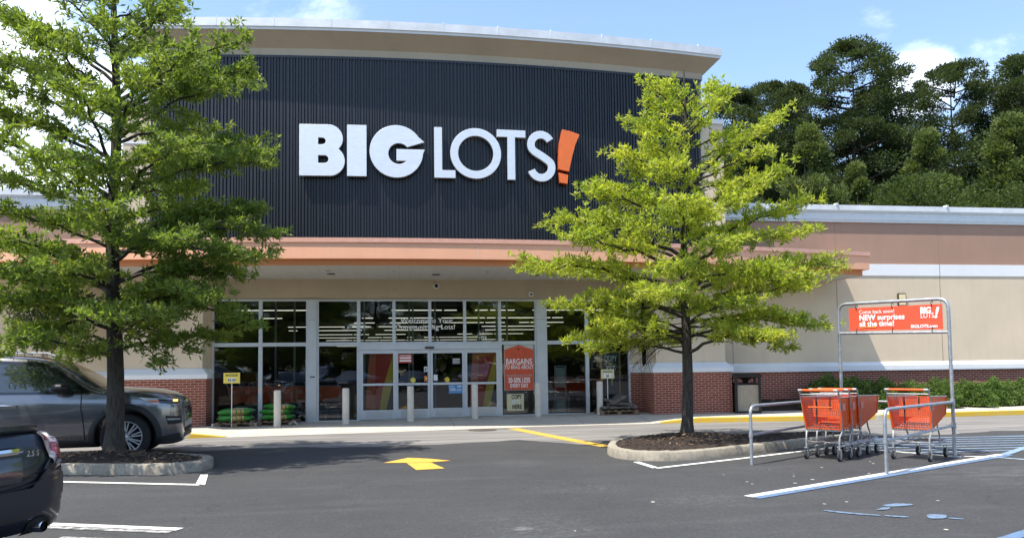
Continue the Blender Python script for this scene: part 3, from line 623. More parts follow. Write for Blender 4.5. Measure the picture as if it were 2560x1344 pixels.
MB().box(-6.6, -6.53, 21.3, 26.2, 4.8, 10.2).add([(-6.6, 26.15, 4.8), (8.89, 26.15, 4.8), (8.89, 26.15, 10.7), (-6.6, 26.15, 10.7)], [(0, 1, 2, 3)]).box(8.83, 8.89, 21.4, 26.2, 4.8, 10.2).build('tower_return', M['beige'], B)

# --- storefront
def frame(mb, x0, x1, z0, z1, w=.05, d=.11, y=WY):
    mb.box(x0, x1, y - d / 2, y + d / 2, z1 - w, z1).box(x0, x1, y - d / 2, y + d / 2, z0, z0 + w).box(x0, x0 + w, y - d / 2, y + d / 2, z0 + w, z1 - w).box(x1 - w, x1, y - d / 2, y + d / 2, z0 + w, z1 - w); return mb
def pane(x0, x1, z0, z1, par, m='glass', y=WY):
    return MB().add([(x0, y, z0), (x1, y, z0), (x1, y, z1), (x0, y, z1)], [(0, 1, 2, 3)]).build('pane', M[m], par)
HZ, T0, T1 = 3.585, 2.255, 2.36
cols = [-5.215, -3.905, -2.60, None, -2.35, -1.175, -.17, .865, 1.885, 2.925, 4.015, None, 4.29, 5.56, 6.885]
for a, b in zip(cols, cols[1:]):
    if a is None or b is None: continue
    z = fz((a + b) / 2)
    f = frame(MB(), a, b, T1 - .052, HZ, .045 if b - a < 1.1 else .05).build('window', M['alu'], B); pane(a + .03, b - .03, T1 - .02, HZ - .03, f)
    if not (-1.2 < a < 2.9):
        f = frame(MB(), a, b, z - .03, T1 - .054, .055).build('window', M['alu'], B); pane(a + .03, b - .03, z + .05, T1 - .09, f)
for xa, xb in ((-2.60, -2.35), (4.015, 4.29)):
    p = MB().box(xa + .004, xb - .004, WY - .085, WY + .06, .02, 3.0).box(xa + .004, xb - .004, WY - .083, WY + .06, 3.006, HZ).build('pilaster', M['alu'], B)
MB().box(-2.53, -2.40, WY - .10, WY - .084, 1.36, 1.395).build('mail_slot', M['candark'], B)
# sliding door package
dh = MB().box(-1.175, 2.925, WY - .10, WY + .08, 2.13, 2.305).build('door_header', M['alu'], B)
MB().box(.72, .98, WY - .16, WY - .098, 2.155, 2.205).build('motion_sensor', M['black'], dh)
leaves = [(-1.125, -.125, WY - .05), (-.125, .868, WY - .01), (.874, 1.875, WY - .01), (1.875, 2.88, WY - .05)]
MB().box(-1.172, -1.127, WY - .07, WY + .05, .05, 2.128).build('door_jamb', M['alu'], B); MB().box(2.882, 2.922, WY - .07, WY + .05, .1, 2.128).build('door_jamb', M['alu'], B)
for a, b, y in leaves:
    z = fz((a + b) / 2) + .012; st = .072
    mb = MB().box(a, a + st, y - .025, y + .025, z, 2.125).box(b - st, b, y - .025, y + .025, z, 2.125)
    mb.box(a + st, b - st, y - .025, y + .025, 2.02, 2.125).box(a + st, b - st, y - .027, y + .027, 1.10, 1.165).box(a + st, b - st, y - .023, y + .023, z, z + .265)
    d = mb.build('sliding_door', M['alu'], B)
    MB().box(a + st + .07, b - st - .03, y - .028, y - .024, z + .03, z + .235).build('kick_plate', M['alud'], d)
    pane(a + st, b - st, z + .265, 1.10, d, 'doorglass', y); pane(a + st, b - st, 1.165, 2.02, d, 'doorglass', y)
# inside: vestibule screen, posts, drink-style graphic panels seen through the side leaves
for x in (-3.95, -3.36, -1.35, -1.15, .3, .42, 1.15, 2.6, 3.2, 3.55): MB().box(x - .03, x + .03, 25.5, 25.56, .1, 4.6).build('vestibule_post', M['post'], B)
MB().box(-1.2, 3.3, 25.57, 25.62, 2.25, 2.32).build('vestibule_rail', M['post'], B)

# interior lights: long rows of strip lights running into the depth of the hall
rr = random.Random(21); proto = {}
row = 0; y = 37.0
while y < 96:
    x = -8.0 + rr.uniform(0, 1.2)
    while x < 10:
        ln = rr.choice((.6, 1.2, 1.2, 2.4, 2.4, 3.6)); ln = min(ln, 10.1 - x)
        if ln > .5 and rr.random() < .8:
            key = round(ln, 2)
            if key not in proto: 
                o = MB().box(0, ln, 0, .09, -.036, 0).build('strip_light', M['strip'], loc=(0, 0, 0)); proto[key] = o.data; bpy.data.objects.remove(o)
            o = bpy.data.objects.new('strip_light', proto[key]); COL.objects.link(o); o.location = (x, y, 4.42 if y > 50 else 4.40); tag(o, 'lit white strip light hung under the dark store ceiling', 'strip light', 'ceiling strip lights in the store')
        x += ln + rr.choice((.12, .12, .5, .9))
    y += rr.choice((4.2, 5.0, 5.6)) * (1 + row * .04); row += 1
me = MB().box(-.6, .6, -.08, .08, -.03, 0).build('ceiling_troffer', M['strip2'])
dat = me.data; bpy.data.objects.remove(me)
for x in (-3.9, -1.1, 2.1):
    for k in range(4):
        o = bpy.data.objects.new('ceiling_troffer', dat); COL.objects.link(o); o.location = (x, 24.6 + k * .75, 4.59)
        tag(o, 'pale lit ceiling panel just inside the upper storefront glass', 'ceiling light', 'ceiling panels above the vestibule')
# ------------------------------------------------------------------ big letters on the tower
SG = thing('wall_sign', 'two words in big white letters with an orange exclamation mark on the black ribbed wall', 'sign', (.9, TY - .3, 6.6))
def arcp(cx, cz, r, a0, a1, n=24): return [(cx + r * math.cos(R(a0 + (a1 - a0) * i / n)), cz + r * math.sin(R(a0 + (a1 - a0) * i / n))) for i in range(n + 1)]
def letter(name, loops, m='letter', ms='letside', dx=0, depth=.10):
    """loops: outer 2-D loop + holes; filled front, returns round every loop"""
    xs = [p[0] for p in loops[0]]; yc = arc((min(xs) + max(xs)) / 2, TY) - .042; sl = 2 * .0092 * ((min(xs) + max(xs)) / 2 - X0C); xm = (min(xs) + max(xs)) / 2
    c = bpy.data.curves.new('l', 'CURVE'); c.dimensions = '2D'; c.fill_mode = 'BOTH'; c.extrude = depth / 2; c.bevel_depth = .006; c.bevel_resolution = 1
    for lp in loops:
        s = c.splines.new('POLY'); s.points.add(len(lp) - 1); s.use_cyclic_u = True
        for q, (a, b) in zip(s.points, lp): q.co = (a, b, 0, 1)
    o = bpy.data.objects.new('l', c); COL.objects.link(o); e = o.evaluated_get(bpy.context.evaluated_depsgraph_get()); me = e.to_mesh()
    mb = MB()
    def tr(v): return (v.x, yc + sl * (v.x - xm) - .11 - v.z, v.y)
    vs = [tr(v.co) for v in me.vertices]; mb.add(vs, [tuple(p.vertices) for p in me.polygons])
    mb.mi = [0 if abs(p.normal.z) > .9 else 1 for p in me.polygons]
    e.to_mesh_clear(); bpy.data.objects.remove(o); bpy.data.curves.remove(c)
    ob = mb.build(name, [M[m], M[ms]], SG); 
    st = MB()
    for x in (min(xs) + .12, max(xs) - .12): st.box(x - .02, x + .02, yc - .09, yc + .06, 7.2, 7.24)
    return ob
zb, zt = 6.70, 8.07
def ring(cx, cz, r, n=48): return [(cx + r * math.cos(2 * math.pi * i / n), cz + r * math.sin(2 * math.pi * i / n)) for i in range(n)]
# B
Bo = [(-2.61, zb), (-2.61, zt)] + [(-2.0, zt)] + arcp(-1.86, zt - .375, .375, 90, -52, 16)[0:] + arcp(-1.83, zb + .395, .395, 55, -90, 18) 
letter('letter', [Bo, [(-2.12, 7.315)] + [(-1.98, 7.315)] + arcp(-1.98, 7.425, .11, -90, 90, 10)[1:] + [(-2.12, 7.535)] + [(-2.12, 7.42)], ][:1] + [[(-2.13, 7.53), (-2.02, 7.53)] + arcp(-2.02, 7.627, .097, -90, 90, 10)[1:] + [(-2.13, 7.724)], [(-2.13, 7.03), (-1.96, 7.03)] + arcp(-1.96, 7.14, .11, -90, 90, 10)[1:] + [(-2.13, 7.25)]])
letter('letter', [[(-1.365, zb), (-.865, zb), (-.865, zt), (-1.365, zt)]])
gc = (-.07, 7.385); 
Go = arcp(gc[0], gc[1], .70, 28, 360, 60) + [(.68, 7.385), (.68, 7.44), (-.06, 7.44), (-.06, 7.13), (.17, 7.13)] + [(.13, 7.10)] + arcp(gc[0] + .02, gc[1] + .02, .27, -60, -310, 30) 
Go = [(.665, 7.65)] + arcp(gc[0], gc[1], .705, 34, 356, 60) + [(.675, 7.44), (-.065, 7.44), (-.065, 7.135), (.212, 7.135)] + arcp(-.005, 7.325, .287, -42, -320 , 30)
letter('letter', [Go])
letter('letter', [[(.945, zb), (1.50, zb), (1.50, zb + .20), (1.145, zb + .20), (1.145, zt), (.945, zt)]])
letter('letter', [ring(2.065, 7.39, .69), ring(2.065, 7.39, .488)])
letter('letter', [[(2.945, zb), (3.145, zb), (3.145, zt - .19), (3.44, zt - .19), (3.44, zt), (2.655, zt), (2.655, zt - .19), (2.945, zt - .19)]])
# S: a stroked spine
sp = arcp(3.885, 7.700, .285, 28, 205, 18) + [(3.70, 7.50), (3.90, 7.39), (4.08, 7.27)] + arcp(3.885, 7.075, .295, 25, -160, 20)
def stroke(sp, w):
    A, Bq = [], []
    for i in range(len(sp)):
        a = Vector(sp[max(0, i - 1)]); b = Vector(sp[min(len(sp) - 1, i + 1)]); d = (b - a).normalized(); n = Vector((-d.y, d.x)); p = Vector(sp[i]); A.append(tuple(p + n * w / 2)); Bq.append(tuple(p - n * w / 2))
    return A + Bq[::-1]
def smooth2(p, it=2):
    for _ in range(it):
        q = [p[0]]
        for a, b in zip(p, p[1:]): q += [(a[0] * .75 + b[0] * .25, a[1] * .75 + b[1] * .25), (a[0] * .25 + b[0] * .75, a[1] * .25 + b[1] * .75)]
        p = q + [p[-1]]
    return p
letter('letter', [stroke(smooth2(sp), .20)])
letter('exclamation_mark', [[(4.50, 8.15), (4.74, 8.11), (4.985, 8.03), (4.86, 7.75), (4.76, 7.40), (4.665, 6.985), (4.52, 7.005), (4.375, 7.04), (4.375, 7.35), (4.41, 7.75)]], 'orange', 'orangeside', depth=.15)
letter('exclamation_dot', [[(4.375, 6.935), (4.635, 6.875), (4.615, 6.635), (4.40, 6.665)]], 'orange', 'orangeside', depth=.15)

# ------------------------------------------------------------------ writing and posters on the glass
def flat_sign(name, label, cat, x0, x1, z0, z1, y, m, texts, shapes=(), group=None, th=.006):
    t = thing(name, label, cat, ((x0 + x1) / 2, y, z0), group)
    MB().box(x0, x1, y - th, y, z0, z1).build('panel', M[m], t)
    for (nm, mm, pts) in shapes: MB().prism([(a, b) for a, b in pts], lambda u, v: (u, y - th - .004, v), (0, .0035, 0)).build(nm, M[mm], t)
    by = {}
    for (s, x, z, size, mm, kw) in texts:
        mb = by.setdefault(mm, MB()); kw = dict(kw); kw.setdefault('extrude', .0012); add_text(mb, s, (x, y - th - .007, z), (1, 0, 0), (0, 0, 1), size, **kw)
    for mm, mb in by.items(): mb.build('lettering', M[mm], t)
    return t
CT = dict(align='CENTER')
t = thing('window_lettering', 'white welcome lettering across two upper panes over the doors', 'lettering', (.86, WY - .02, 2.6))
mb = MB()
for s, x, z in (('Welcome', .44, 2.905), ('to Your', 1.20, 2.905), ('Community', .375, 2.72), ('Big Lots!', 1.24, 2.72)): add_text(mb, s, (x, WY - .012, z), (1, 0, 0), (0, 0, 1), .205, bold=.012, align='CENTER', extrude=.001, space=1.03)
mb.build('lettering', M['wtext'], t)
t = thing('street_number', 'small white number 1773 on the pane right of the welcome lettering', 'lettering', (2.42, WY - .02, 2.42))
add_text(MB(), '1773', (2.42, WY - .012, 2.425), (1, 0, 0), (0, 0, 1), .115, bold=.02, align='CENTER', extrude=.001).build('lettering', M['wtext'], t)
y = WY - .045
bx0, bx1 = 3.04, 3.93
flat_sign('window_poster', 'tall orange red price tag poster BARGAINS TO BRAG ABOUT on the window', 'poster', bx0, bx1, .90, 2.24, WY - .03, 'posterg',
          [('BARGAINS', 3.485, 1.665, .245, 'wtext', dict(bold=.010, xs=.68, **CT)), ('TO BRAG ABOUT', 3.485, 1.53, .165, 'wtext', dict(bold=.008, xs=.66, **CT)), ('THOUSANDS OF QUALITY ITEMS', 3.485, 1.31, .078, 'posterg', dict(xs=.66, **CT)),
           ('20-50% LESS', 3.485, 1.135, .20, 'wtext', dict(bold=.02, xs=.64, **CT)), ('EVERY DAY', 3.485, .985, .165, 'wtext', dict(bold=.02, xs=.64, **CT))],
          [('tag_shape', 'poster', [(bx0 + .015, .91), (bx1 - .012, .91), (bx1 - .012, 2.10), (3.48, 2.235), (bx0 + .015, 2.10)]), ('eyelet', 'wtext', ring(3.47, 2.12, .022, 12))])
flat_sign('window_poster', 'small yellow card COPY KEYS HERE low on the window under the orange tag poster', 'poster', 3.11, 3.62, .30, .80, WY - .03, 'paley',
          [('COPY', 3.40, .655, .17, 'btext', dict(bold=.02, xs=.68, **CT)), ('KEYS', 3.38, .51, .17, 'wtext', dict(bold=.02, xs=.68, **CT)), ('HERE', 3.41, .365, .17, 'btext', dict(bold=.02, xs=.72, **CT))])
flat_sign('door_sign', 'red and white store hours sign at the top of the left middle door', 'sign', -.045, .345, 1.745, 1.995, WY - .012 - .03, 'gred', [('STORE HOURS', .15, 1.935, .06, 'wtext', dict(bold=.015, xs=.8, **CT))],
          [('white_bar', 'wtext', [(-.01, 1.865), (.31, 1.865), (.31, 1.91), (-.01, 1.91)]), ('white_bar', 'wtext', [(-.01, 1.785), (.31, 1.785), (.31, 1.83), (-.01, 1.83)])])
for nm, lab, x, m in (('door_decal', 'round yellow green decal on the left middle door', .37, 'gyellow'), ('door_decal', 'round yellow green decal on the right middle door', 1.36, 'gyellow')):
    d = MB().add([(p[0], WY - .045, p[1]) for p in ring(x, 1.245, .075, 24)], [tuple(range(24))]).build(nm, M['yel' if x < 1 else 'gyellow'], loc=(x, WY - .045, 1.17)); tag(d, lab, 'decal')
flat_sign('door_notice', 'white paper notice high beside the meeting stile of the left middle door', 'notice', .69, .785, 1.48, 1.63, WY - .04, 'whitep', [], [('code_block', 'grey', [(.71, 1.50), (.76, 1.50), (.76, 1.60), (.71, 1.60)])])
flat_sign('door_notice', 'orange paper notice below the white one on the left middle door', 'notice', .69, .805, 1.20, 1.37, WY - .04, 'gorange', [], [('star', 'yel', ring(.748, 1.29, .035, 10))])
flat_sign('door_notice', 'blank white paper taped to the right middle door', 'notice', .965, 1.08, 1.22, 1.395, WY - .04, 'whitep', [], [])
flat_sign('door_notice', 'faint white lettering block in the upper corner of the right middle door', 'notice', 1.52, 1.74, 1.70, 1.86, WY - .035, 'grey', [], [('rule', 'whitep', [(1.53, 1.835), (1.73, 1.835), (1.73, 1.85), (1.53, 1.85)]), ('rule', 'whitep', [(1.53, 1.78), (1.68, 1.78), (1.68, 1.79), (1.53, 1.79)]), ('rule', 'whitep', [(1.53, 1.73), (1.70, 1.73), (1.70, 1.74), (1.53, 1.74)])])
flat_sign('door_poster', 'blue and white 10% offer poster on the right middle door', 'poster', 1.40, 1.805, .845, 1.09, WY - .04, 'bluep', [('10%', 1.42, .92, .11, 'wtext', dict(bold=.02)), ('NEW', 1.42, 1.025, .06, 'wtext', {})], [('white_rule', 'wtext', [(1.63, .95), (1.78, .95), (1.78, .96), (1.63, .96)]), ('white_rule', 'wtext', [(1.63, .92), (1.76, .92), (1.76, .93), (1.63, .93)]), ('white_rule', 'wtext', [(1.66, 1.03), (1.77, 1.03), (1.77, 1.06), (1.66, 1.06)])])
for x0, lab in ((-1.05, 'red and mustard graphic panel standing behind the leftmost sliding door'), (1.95, 'red and mustard graphic panel standing behind the rightmost sliding door')):
    y = WY + .075
    flat_sign('graphic_panel', lab, 'display panel', x0 + .06, x0 + .93, .3, 2.05, y, 'dark', [], [
        ('orange_field', 'gorange', [(x0 + .06, .32), (x0 + .36, .32), (x0 + .32, .72), (x0 + .36, 2.03), (x0 + .18, 2.03), (x0 + .10, 1.2)]),
        ('red_field', 'gred', [(x0 + .362, .32), (x0 + .438, .32), (x0 + .548, 1.0), (x0 + .678, 1.45), (x0 + .858, 2.03), (x0 + .362, 2.03), (x0 + .322, .72)]),
        ('mustard_stripe', 'gyellow', [(x0 + .44, .32), (x0 + .64, .32), (x0 + .72, .72), (x0 + .84, 1.2), (x0 + .93, 1.45), (x0 + .93, 2.03), (x0 + .86, 2.03), (x0 + .68, 1.45), (x0 + .55, 1.0)])])
t = flat_sign('key_kiosk_panel', 'navy COPY ANY KEY kiosk panel in a mustard frame inside the right window', 'display panel', 6.02, 6.62, .25, 2.02, WY + .09, 'navy', [('COPY', 6.31, 1.73, .24, 'wtext', dict(bold=.02, xs=.62, **CT)), ('ANY', 6.31, 1.645, .10, 'gyellow', dict(bold=.01, xs=.8, **CT)), ('KEY', 6.31, 1.43, .24, 'wtext', dict(bold=.02, xs=.66, **CT))],
          [('frame_post', 'yframe', [(5.98, .25), (6.055, .25), (6.055, 2.03), (5.98, 2.03)]), ('frame_post', 'yframe', [(6.57, .25), (6.62, .25), (6.62, 2.03), (6.57, 2.03)]), ('frame_rail', 'yframe', [(6.06, 1.985), (6.565, 1.985), (6.565, 2.03), (6.06, 2.03)]), ('key_picture', 'gyellow', [(6.33, 1.0), (6.38, 1.0), (6.38, 1.2), (6.44, 1.24), (6.43, 1.34), (6.34, 1.36), (6.29, 1.30), (6.31, 1.22)])])
# security gate just inside the right window
t = thing('security_gate', 'grey white security pedestal frame inside the right window', 'security gate', (4.86, WY + .5, .18))
mb = MB(); gy_ = WY + .5
mb.box(4.66, 4.71, gy_, gy_ + .06, .18, 1.62).box(4.98, 5.03, gy_, gy_ + .06, .18, 1.62).box(4.71, 4.98, gy_, gy_ + .06, 1.58, 1.62).box(4.6, 5.10, gy_ - .04, gy_ + .1, .62, .67).box(4.6, 4.64, gy_ - .04, gy_ + .1, .18, .7).box(5.06, 5.10, gy_ - .04, gy_ + .1, .18, .7)
mb.build('frame', M['grey'], t); MB().box(4.715, 4.975, gy_ + .02, gy_ + .04, .95, 1.55).box(4.715, 4.975, gy_ + .02, gy_ + .04, .2, .55).build('panel', mat('pale green acrylic', (.30, .36, .34), .3), t)

# ------------------------------------------------------------------ bollards
bx = [(-3.19, 20.95), (-1.45, 21.2), (.28, 21.5), (2.08, 21.72), (3.93, 21.95), (5.78, 22.0)]
where = ['by the green sack pallets, leftmost of the row', 'before the tall left pane beside the doors', 'before the left middle sliding door', 'before the right middle sliding door', 'beside the orange tag poster', 'by the pallet of dark sacks, rightmost of the row']
pr0 = None
for (x, y), wv in zip(bx, where):
    lab = 'cream round bollard ' + wv
    if pr0 is None:
        pr0 = MB().lathe([(.092, 0), (.092, .935), (.086, .955), (.07, .966), (0, .970)], 24).build('bollard', M['bollard'], loc=(0, 0, 0), smooth=True); o = pr0
    else:
        o = pr0.copy(); COL.objects.link(o)
    o.location = (x, y, fz(x) - .005); tag(o, lab, 'bollard', 'bollards in front of the store')

# ------------------------------------------------------------------ wall fittings
t = thing('wall_lamp', 'small bronze flood lamp with amber glass on the right beige wall', 'wall lamp', (15.95, WY - .2, 3.4))
MB().box(15.80, 16.10, WY - .06, WY - .002, 3.36, 3.80).build('housing', M['bronze'], t, bevel=.02)
MB().add([(15.835, WY - .064, 3.42), (16.065, WY - .064, 3.42), (16.065, WY - .064, 3.765), (15.835, WY - .064, 3.765)], [(0, 1, 2, 3)]).build('lens', M['lens'], t)
t = thing('security_camera', 'white dome camera on the shaded beige wall above the doors', 'camera', (1.06, WY - .1, 3.97))
MB().lathe([(.085, 0), (.085, -.05), (.07, -.06)], 20, (1.06, WY - .02, 3.99), 'y').build('housing', M['whitep'], t, smooth=True); MB().lathe([(.06, -.055), (.055, -.09), (.03, -.115), (0, -.122)], 18, (1.06, WY - .02, 3.985), 'y').build('dome', M['black'], t, smooth=True)
t = thing('security_camera', 'small white box camera on the shaded beige wall above the right pilaster', 'camera', (3.87, WY - .1, 3.74))
MB().box(3.81, 3.94, WY - .10, WY - .02, 3.68, 3.82).build('housing', M['whitep'], t, bevel=.02); MB().lathe([(.035, 0), (.03, -.02), (0, -.024)], 14, (3.875, WY - .10, 3.735), 'y').build('lens', M['black'], t, smooth=True)

# ------------------------------------------------------------------ trash receptacle
t = thing('trash_bin', 'square stone sided trash bin with black posts and canopy beside the brick pier', 'trash bin', (10.06, 21.55, fz(10)))
x, y, z, h = 10.06, 21.5, fz(10), .36
def rp(cx, cy, a): return lambda u, v, w_: (cx + u * math.cos(a) - v * math.sin(a), cy + u * math.sin(a) + v * math.cos(a), w_)
A = R(-14); q = rp(x, y, A)
def rbox(mb, u0, u1, v0, v1, z0, z1):
    o = len(mb.v); mb.box(u0, u1, v0, v1, z0, z1)
    mb.v[o:] = [q(a, b, c) for a, b, c in mb.v[o:]]; return mb
mb = MB(); rbox(mb, -.33, .33, -.33, .33, z, z + .05)
for a, b in ((-1, -1), (1, -1), (1, 1), (-1, 1)): rbox(mb, a * .335 - .035, a * .335 + .035, b * .335 - .035, b * .335 + .035, z, z + 1.03)
mb.build('post', M['black'], t)
mb = MB(); rbox(mb, -.30, .30, -.32, .32, z + .05, z + .80); rbox(mb, -.32, .32, -.30, .30, z + .05, z + .80); mb.build('stone_panel', M['aggregate'], t)
mb = MB(); rbox(mb, -.305, .305, -.305, .305, z + .80, z + .85); mb.build('liner', M['blackm'], t)
mb = MB()
pts = [[q(a, b, zz) for a, b in ((-s, -s), (s, -s), (s, s), (-s, s))] for s, zz in ((.06, z + .85), (.09, z + .96), (.24, z + 1.01), (.40, z + 1.03), (.41, z + 1.07), (.36, z + 1.12), (.12, z + 1.15))]
va = [p for r_ in pts for p in r_]; mb.add(va, [(i * 4 + j, i * 4 + (j + 1) % 4, i * 4 + 4 + (j + 1) % 4, i * 4 + 4 + j) for i in range(6) for j in range(4)] + [(24, 25, 26, 27)])
mb.build('canopy', M['black'], t, smooth=True)

# ------------------------------------------------------------------ pallets, sacks, clearance signs
def pallet(loc, rz, label, w=1.0, d=.85):
    t = thing('pallet', label, 'pallet', loc, 'wooden pallets by the windows'); t.rotation_euler = (0, 0, rz)
    x, y, z = loc; mb = MB()
    for i in range(6): xx = -w / 2 + .05 + i * (w - .1) / 5; mb.box(x + xx - .045, x + xx + .045, y - d / 2, y + d / 2, z + .105, z + .125)
    mb.build('deck', M['wood'], t); mb = MB()
    for v in (-d / 2 + .04, 0, d / 2 - .04):
        for u in (-w / 2 + .06, 0, w / 2 - .06): mb.box(x + u - .06, x + u + .06, y + v - .04, y + v + .04, z + .018, z + .084)
        mb.box(x - w / 2, x + w / 2, y + v - .04, y + v + .04, z + .086, z + .103).box(x - w / 2, x + w / 2, y + v - .04, y + v + .04, z, z + .016)
    mb.build('bearers', M['wood'], t); return t
def sack(loc, size, rz, m, label, group, tilt=(0, 0), printm=None, seed=0, pr_side=None):
    """pillow shaped sack: superellipse slab with creases and pinched ends"""
    sx, sy, sz = size; rr = random.Random(seed); nu, nv = 22, 16; vs = []
    for s_ in (1, -1):
        for i in range(nu + 1):
            for j in range(nv + 1):
                u, v = i / nu * 2 - 1, j / nv * 2 - 1; e = max(0, (1 - abs(u) ** 4)) ** .5 * max(0, (1 - abs(v) ** 4)) ** .5
                X = u * sx / 2 * (1 - .05 * (1 - abs(v))); Y = v * sy / 2 * (1 - .04 * (1 - abs(u)))
                Z = s_ * sz / 2 * e * (1 + .10 * math.sin(7 * u + seed) * math.cos(5 * v + seed * 2)) + sz / 2 + .012 * math.sin(9 * u + 3 * v + seed) * (1 - e)
                vs.append((X, Y, Z))
    n1 = (nu + 1) * (nv + 1); fs = []; pf = []
    for k in range(2):
        for i in range(nu):
            for j in range(nv):
                a = k * n1 + i * (nv + 1) + j; fs.append((a, a + nv + 1, a + nv + 2, a + 1)); 
                pf.append(1 if k == 0 and printm and 8 < i < 19 and 2 < j < 13 else (2 if printm and j < 5 and 9 < i < 17 and ((i + j) % 3) else 0))
    mb = MB().add([(x + loc[0], y + loc[1], z + loc[2]) for x, y, z in vs], fs); mb.mi = pf if printm else [0] * len(fs)
    o = mb.build('sack', [M[m]] + ([M['bagprint'], M['bagred']] if printm else []), loc=loc, smooth=True, angle=80); o.rotation_euler = (tilt[0], tilt[1], rz); tag(o, label, 'sack', group); return o
zf = fz(-4.4)
pallet((-4.38, 21.85, zf), R(2), 'wooden pallet under two green sacks by the clearance sign'); pallet((-3.30, 21.98, fz(-3.3)), R(-3), 'wooden pallet under green sacks behind the leftmost bollard')
gS = 'green sacks on the left pallets'
sack((-4.40, 21.78, zf + .125), (.92, .62, .19), R(2), 'baggreen', 'lower glossy green sack on the pallet with the clearance sign', gS, seed=1, printm=1)
sack((-4.38, 21.80, zf + .30), (.90, .60, .19), R(-3), 'baggreen', 'upper green sack with pale print below the yellow clearance sign', gS, (0, R(-2)), printm=1, seed=2)
sack((-3.32, 21.93, fz(-3.3) + .125), (.88, .6, .17), R(3), 'baggreen', 'lowest green sack behind the leftmost bollard', gS, seed=3, printm=1)
sack((-3.36, 21.95, fz(-3.3) + .285), (.84, .58, .16), R(-4), 'baggreen', 'middle green sack behind the leftmost bollard', gS, seed=4, printm=1)
sack((-3.28, 21.95, fz(-3.3) + .425), (.86, .56, .14), R(5), 'baggreen', 'topmost green sack behind the leftmost bollard', gS, (0, R(3)), seed=5, printm=1)
mb = MB(); rr = random.Random(4)
for cx in (-4.9, -3.85, -2.85):
    for i in range(26):
        a = rr.uniform(0, 6.28); r = rr.uniform(.02, .13); h = rr.uniform(.02, .18); c = Vector((cx + r * math.cos(a), 21.55 + r * math.sin(a) * 1.2, fz(cx) + h * .5)); 
        mb.add([c + Vector((rr.uniform(-.08, .08), rr.uniform(-.06, .06), rr.uniform(-.5, .5) * h)) for _ in range(3)], [(0, 1, 2)])
o = mb.build('torn_wrap', M['film'], loc=(-3.9, 21.5, .08)); tag(o, 'scraps of torn grey pallet wrap around the green sack pallets', 'plastic wrap', kind='stuff')
def clearance(x, y, zb_, zc, label, m, price, w=.42, h=.28):
    t = thing('clearance_sign', label, 'sign', (x, y, zb_), 'clearance signs on poles')
    MB().tube([(x, y + .015, zb_), (x, y + .015, zc)], .011, 8).build('pole', M['whitep'], t, smooth=True)
    c = MB().box(x - w / 2, x + w / 2, y - .008, y, zc - h / 2, zc + h / 2).build('card', M[m], t)
    MB().box(x - w * .37, x + w * .37, y - .011, y - .0085, zc + h * .17, zc + h * .36).build('heading_bar', M['btext'], c)
    add_text(MB(), 'CLEARANCE', (x, y - .014, zc + h * .20), (1, 0, 0), (0, 0, 1), .062, bold=.02, align='CENTER', extrude=.001).build('lettering', M[m], c)
    MB().box(x - w * .27, x + w * .27, y - .011, y - .0085, zc - h * .36, zc + h * .02).build('price_ticket', M['whitep'], c)
    add_text(MB(), price, (x, y - .014, zc - h * .30), (1, 0, 0), (0, 0, 1), .095, bold=.02, align='CENTER', extrude=.001).build('lettering', M['btext'], c)
clearance(-4.44, 21.42, fz(-4.4), 1.385, 'bright yellow clearance sign on a pole before the green sacks', 'yel', '$5.00')
clearance(6.02, 21.98, fz(6), 1.35, 'pale clearance sign priced 5 on a pole above the dark sacks', 'paley', '$5', .39, .27)
pallet((6.28, 22.05, fz(6)), R(-2), 'wooden pallet under dusty dark sacks beside the brick pier', 1.12, .8)
rr = random.Random(12)
labs = ['dusty dark sack lying flat at the left of the right pallet', 'dusty dark sack lying flat at the right of the right pallet', 'brown grey sack across the middle of the right pallet', 'slumped dark sack leaning on the pale clearance sign pole', 'topmost crumpled dark sack of the right pallet heap', 'thin dark sack sliding off the right side of the heap']
for k, (dx, dy, dz, sx, sy, sz, rz, tx, ty) in enumerate(((-.26, -.05, .125, .6, .55, .12, 4, 0, 0), (.32, .0, .125, .62, .5, .11, -8, 0, 0), (.02, .0, .235, .66, .5, .11, 10, 0, 3), (-.20, .05, .33, .5, .45, .10, -20, 0, 14), (.08, .06, .39, .44, .42, .12, 24, 6, -22), (.36, -.02, .23, .5, .4, .08, -15, 3, 12))):
    sack((6.28 + dx, 22.02 + dy, fz(6) + dz), (sx, sy, sz), R(rz), 'bagdark', labs[k], 'dark sacks on the right pallet', (R(tx), R(ty)), seed=20 + k)

# ------------------------------------------------------------------ cart corral
t = thing('cart_corral', 'galvanised pipe cart corral with two side rails and a tall sign frame', 'cart corral', (7.3, 11.6, 0))
def bend(a, b, c, r=.14, n=6):
    a, b, c = Vector(a), Vector(b), Vector(c); p = b + (a - b).normalized() * r; q_ = b + (c - b).normalized() * r
    return [p * (1 - u) ** 2 + b * 2 * u * (1 - u) + q_ * u * u for u in [i / n for i in range(n + 1)]]
LN, LF, RN, RF = (5.43, 11.46), (8.09, 13.28), (6.75, 10.03), (9.03, 11.59)
for near, far in ((LN, LF), (RN, RF)):
    h = .915 if near is LN else .905
    p = [(*near, 0)] + bend((*near, 0), (*near, h), (*far, h)) + [(*far, h)]
    sr = MB().tube(p, .025, 12).build('side_rail', M['steel'], t, smooth=True)
    MB().tube([(*near, .465), (*far, .52)], .022, 12).build('mid_rail', M['steel'], sr, smooth=True)
    for pq, za, zb_, rq in ((far, .86, .95, .041), (far, .47, .57, .041), (near, .43, .50, .033)): MB().lathe([(rq, za), (rq, zb_)], 12, (*pq, 0)).build('clamp', M['steelw'], sr, smooth=True)
HL, HR = 2.66, 2.62
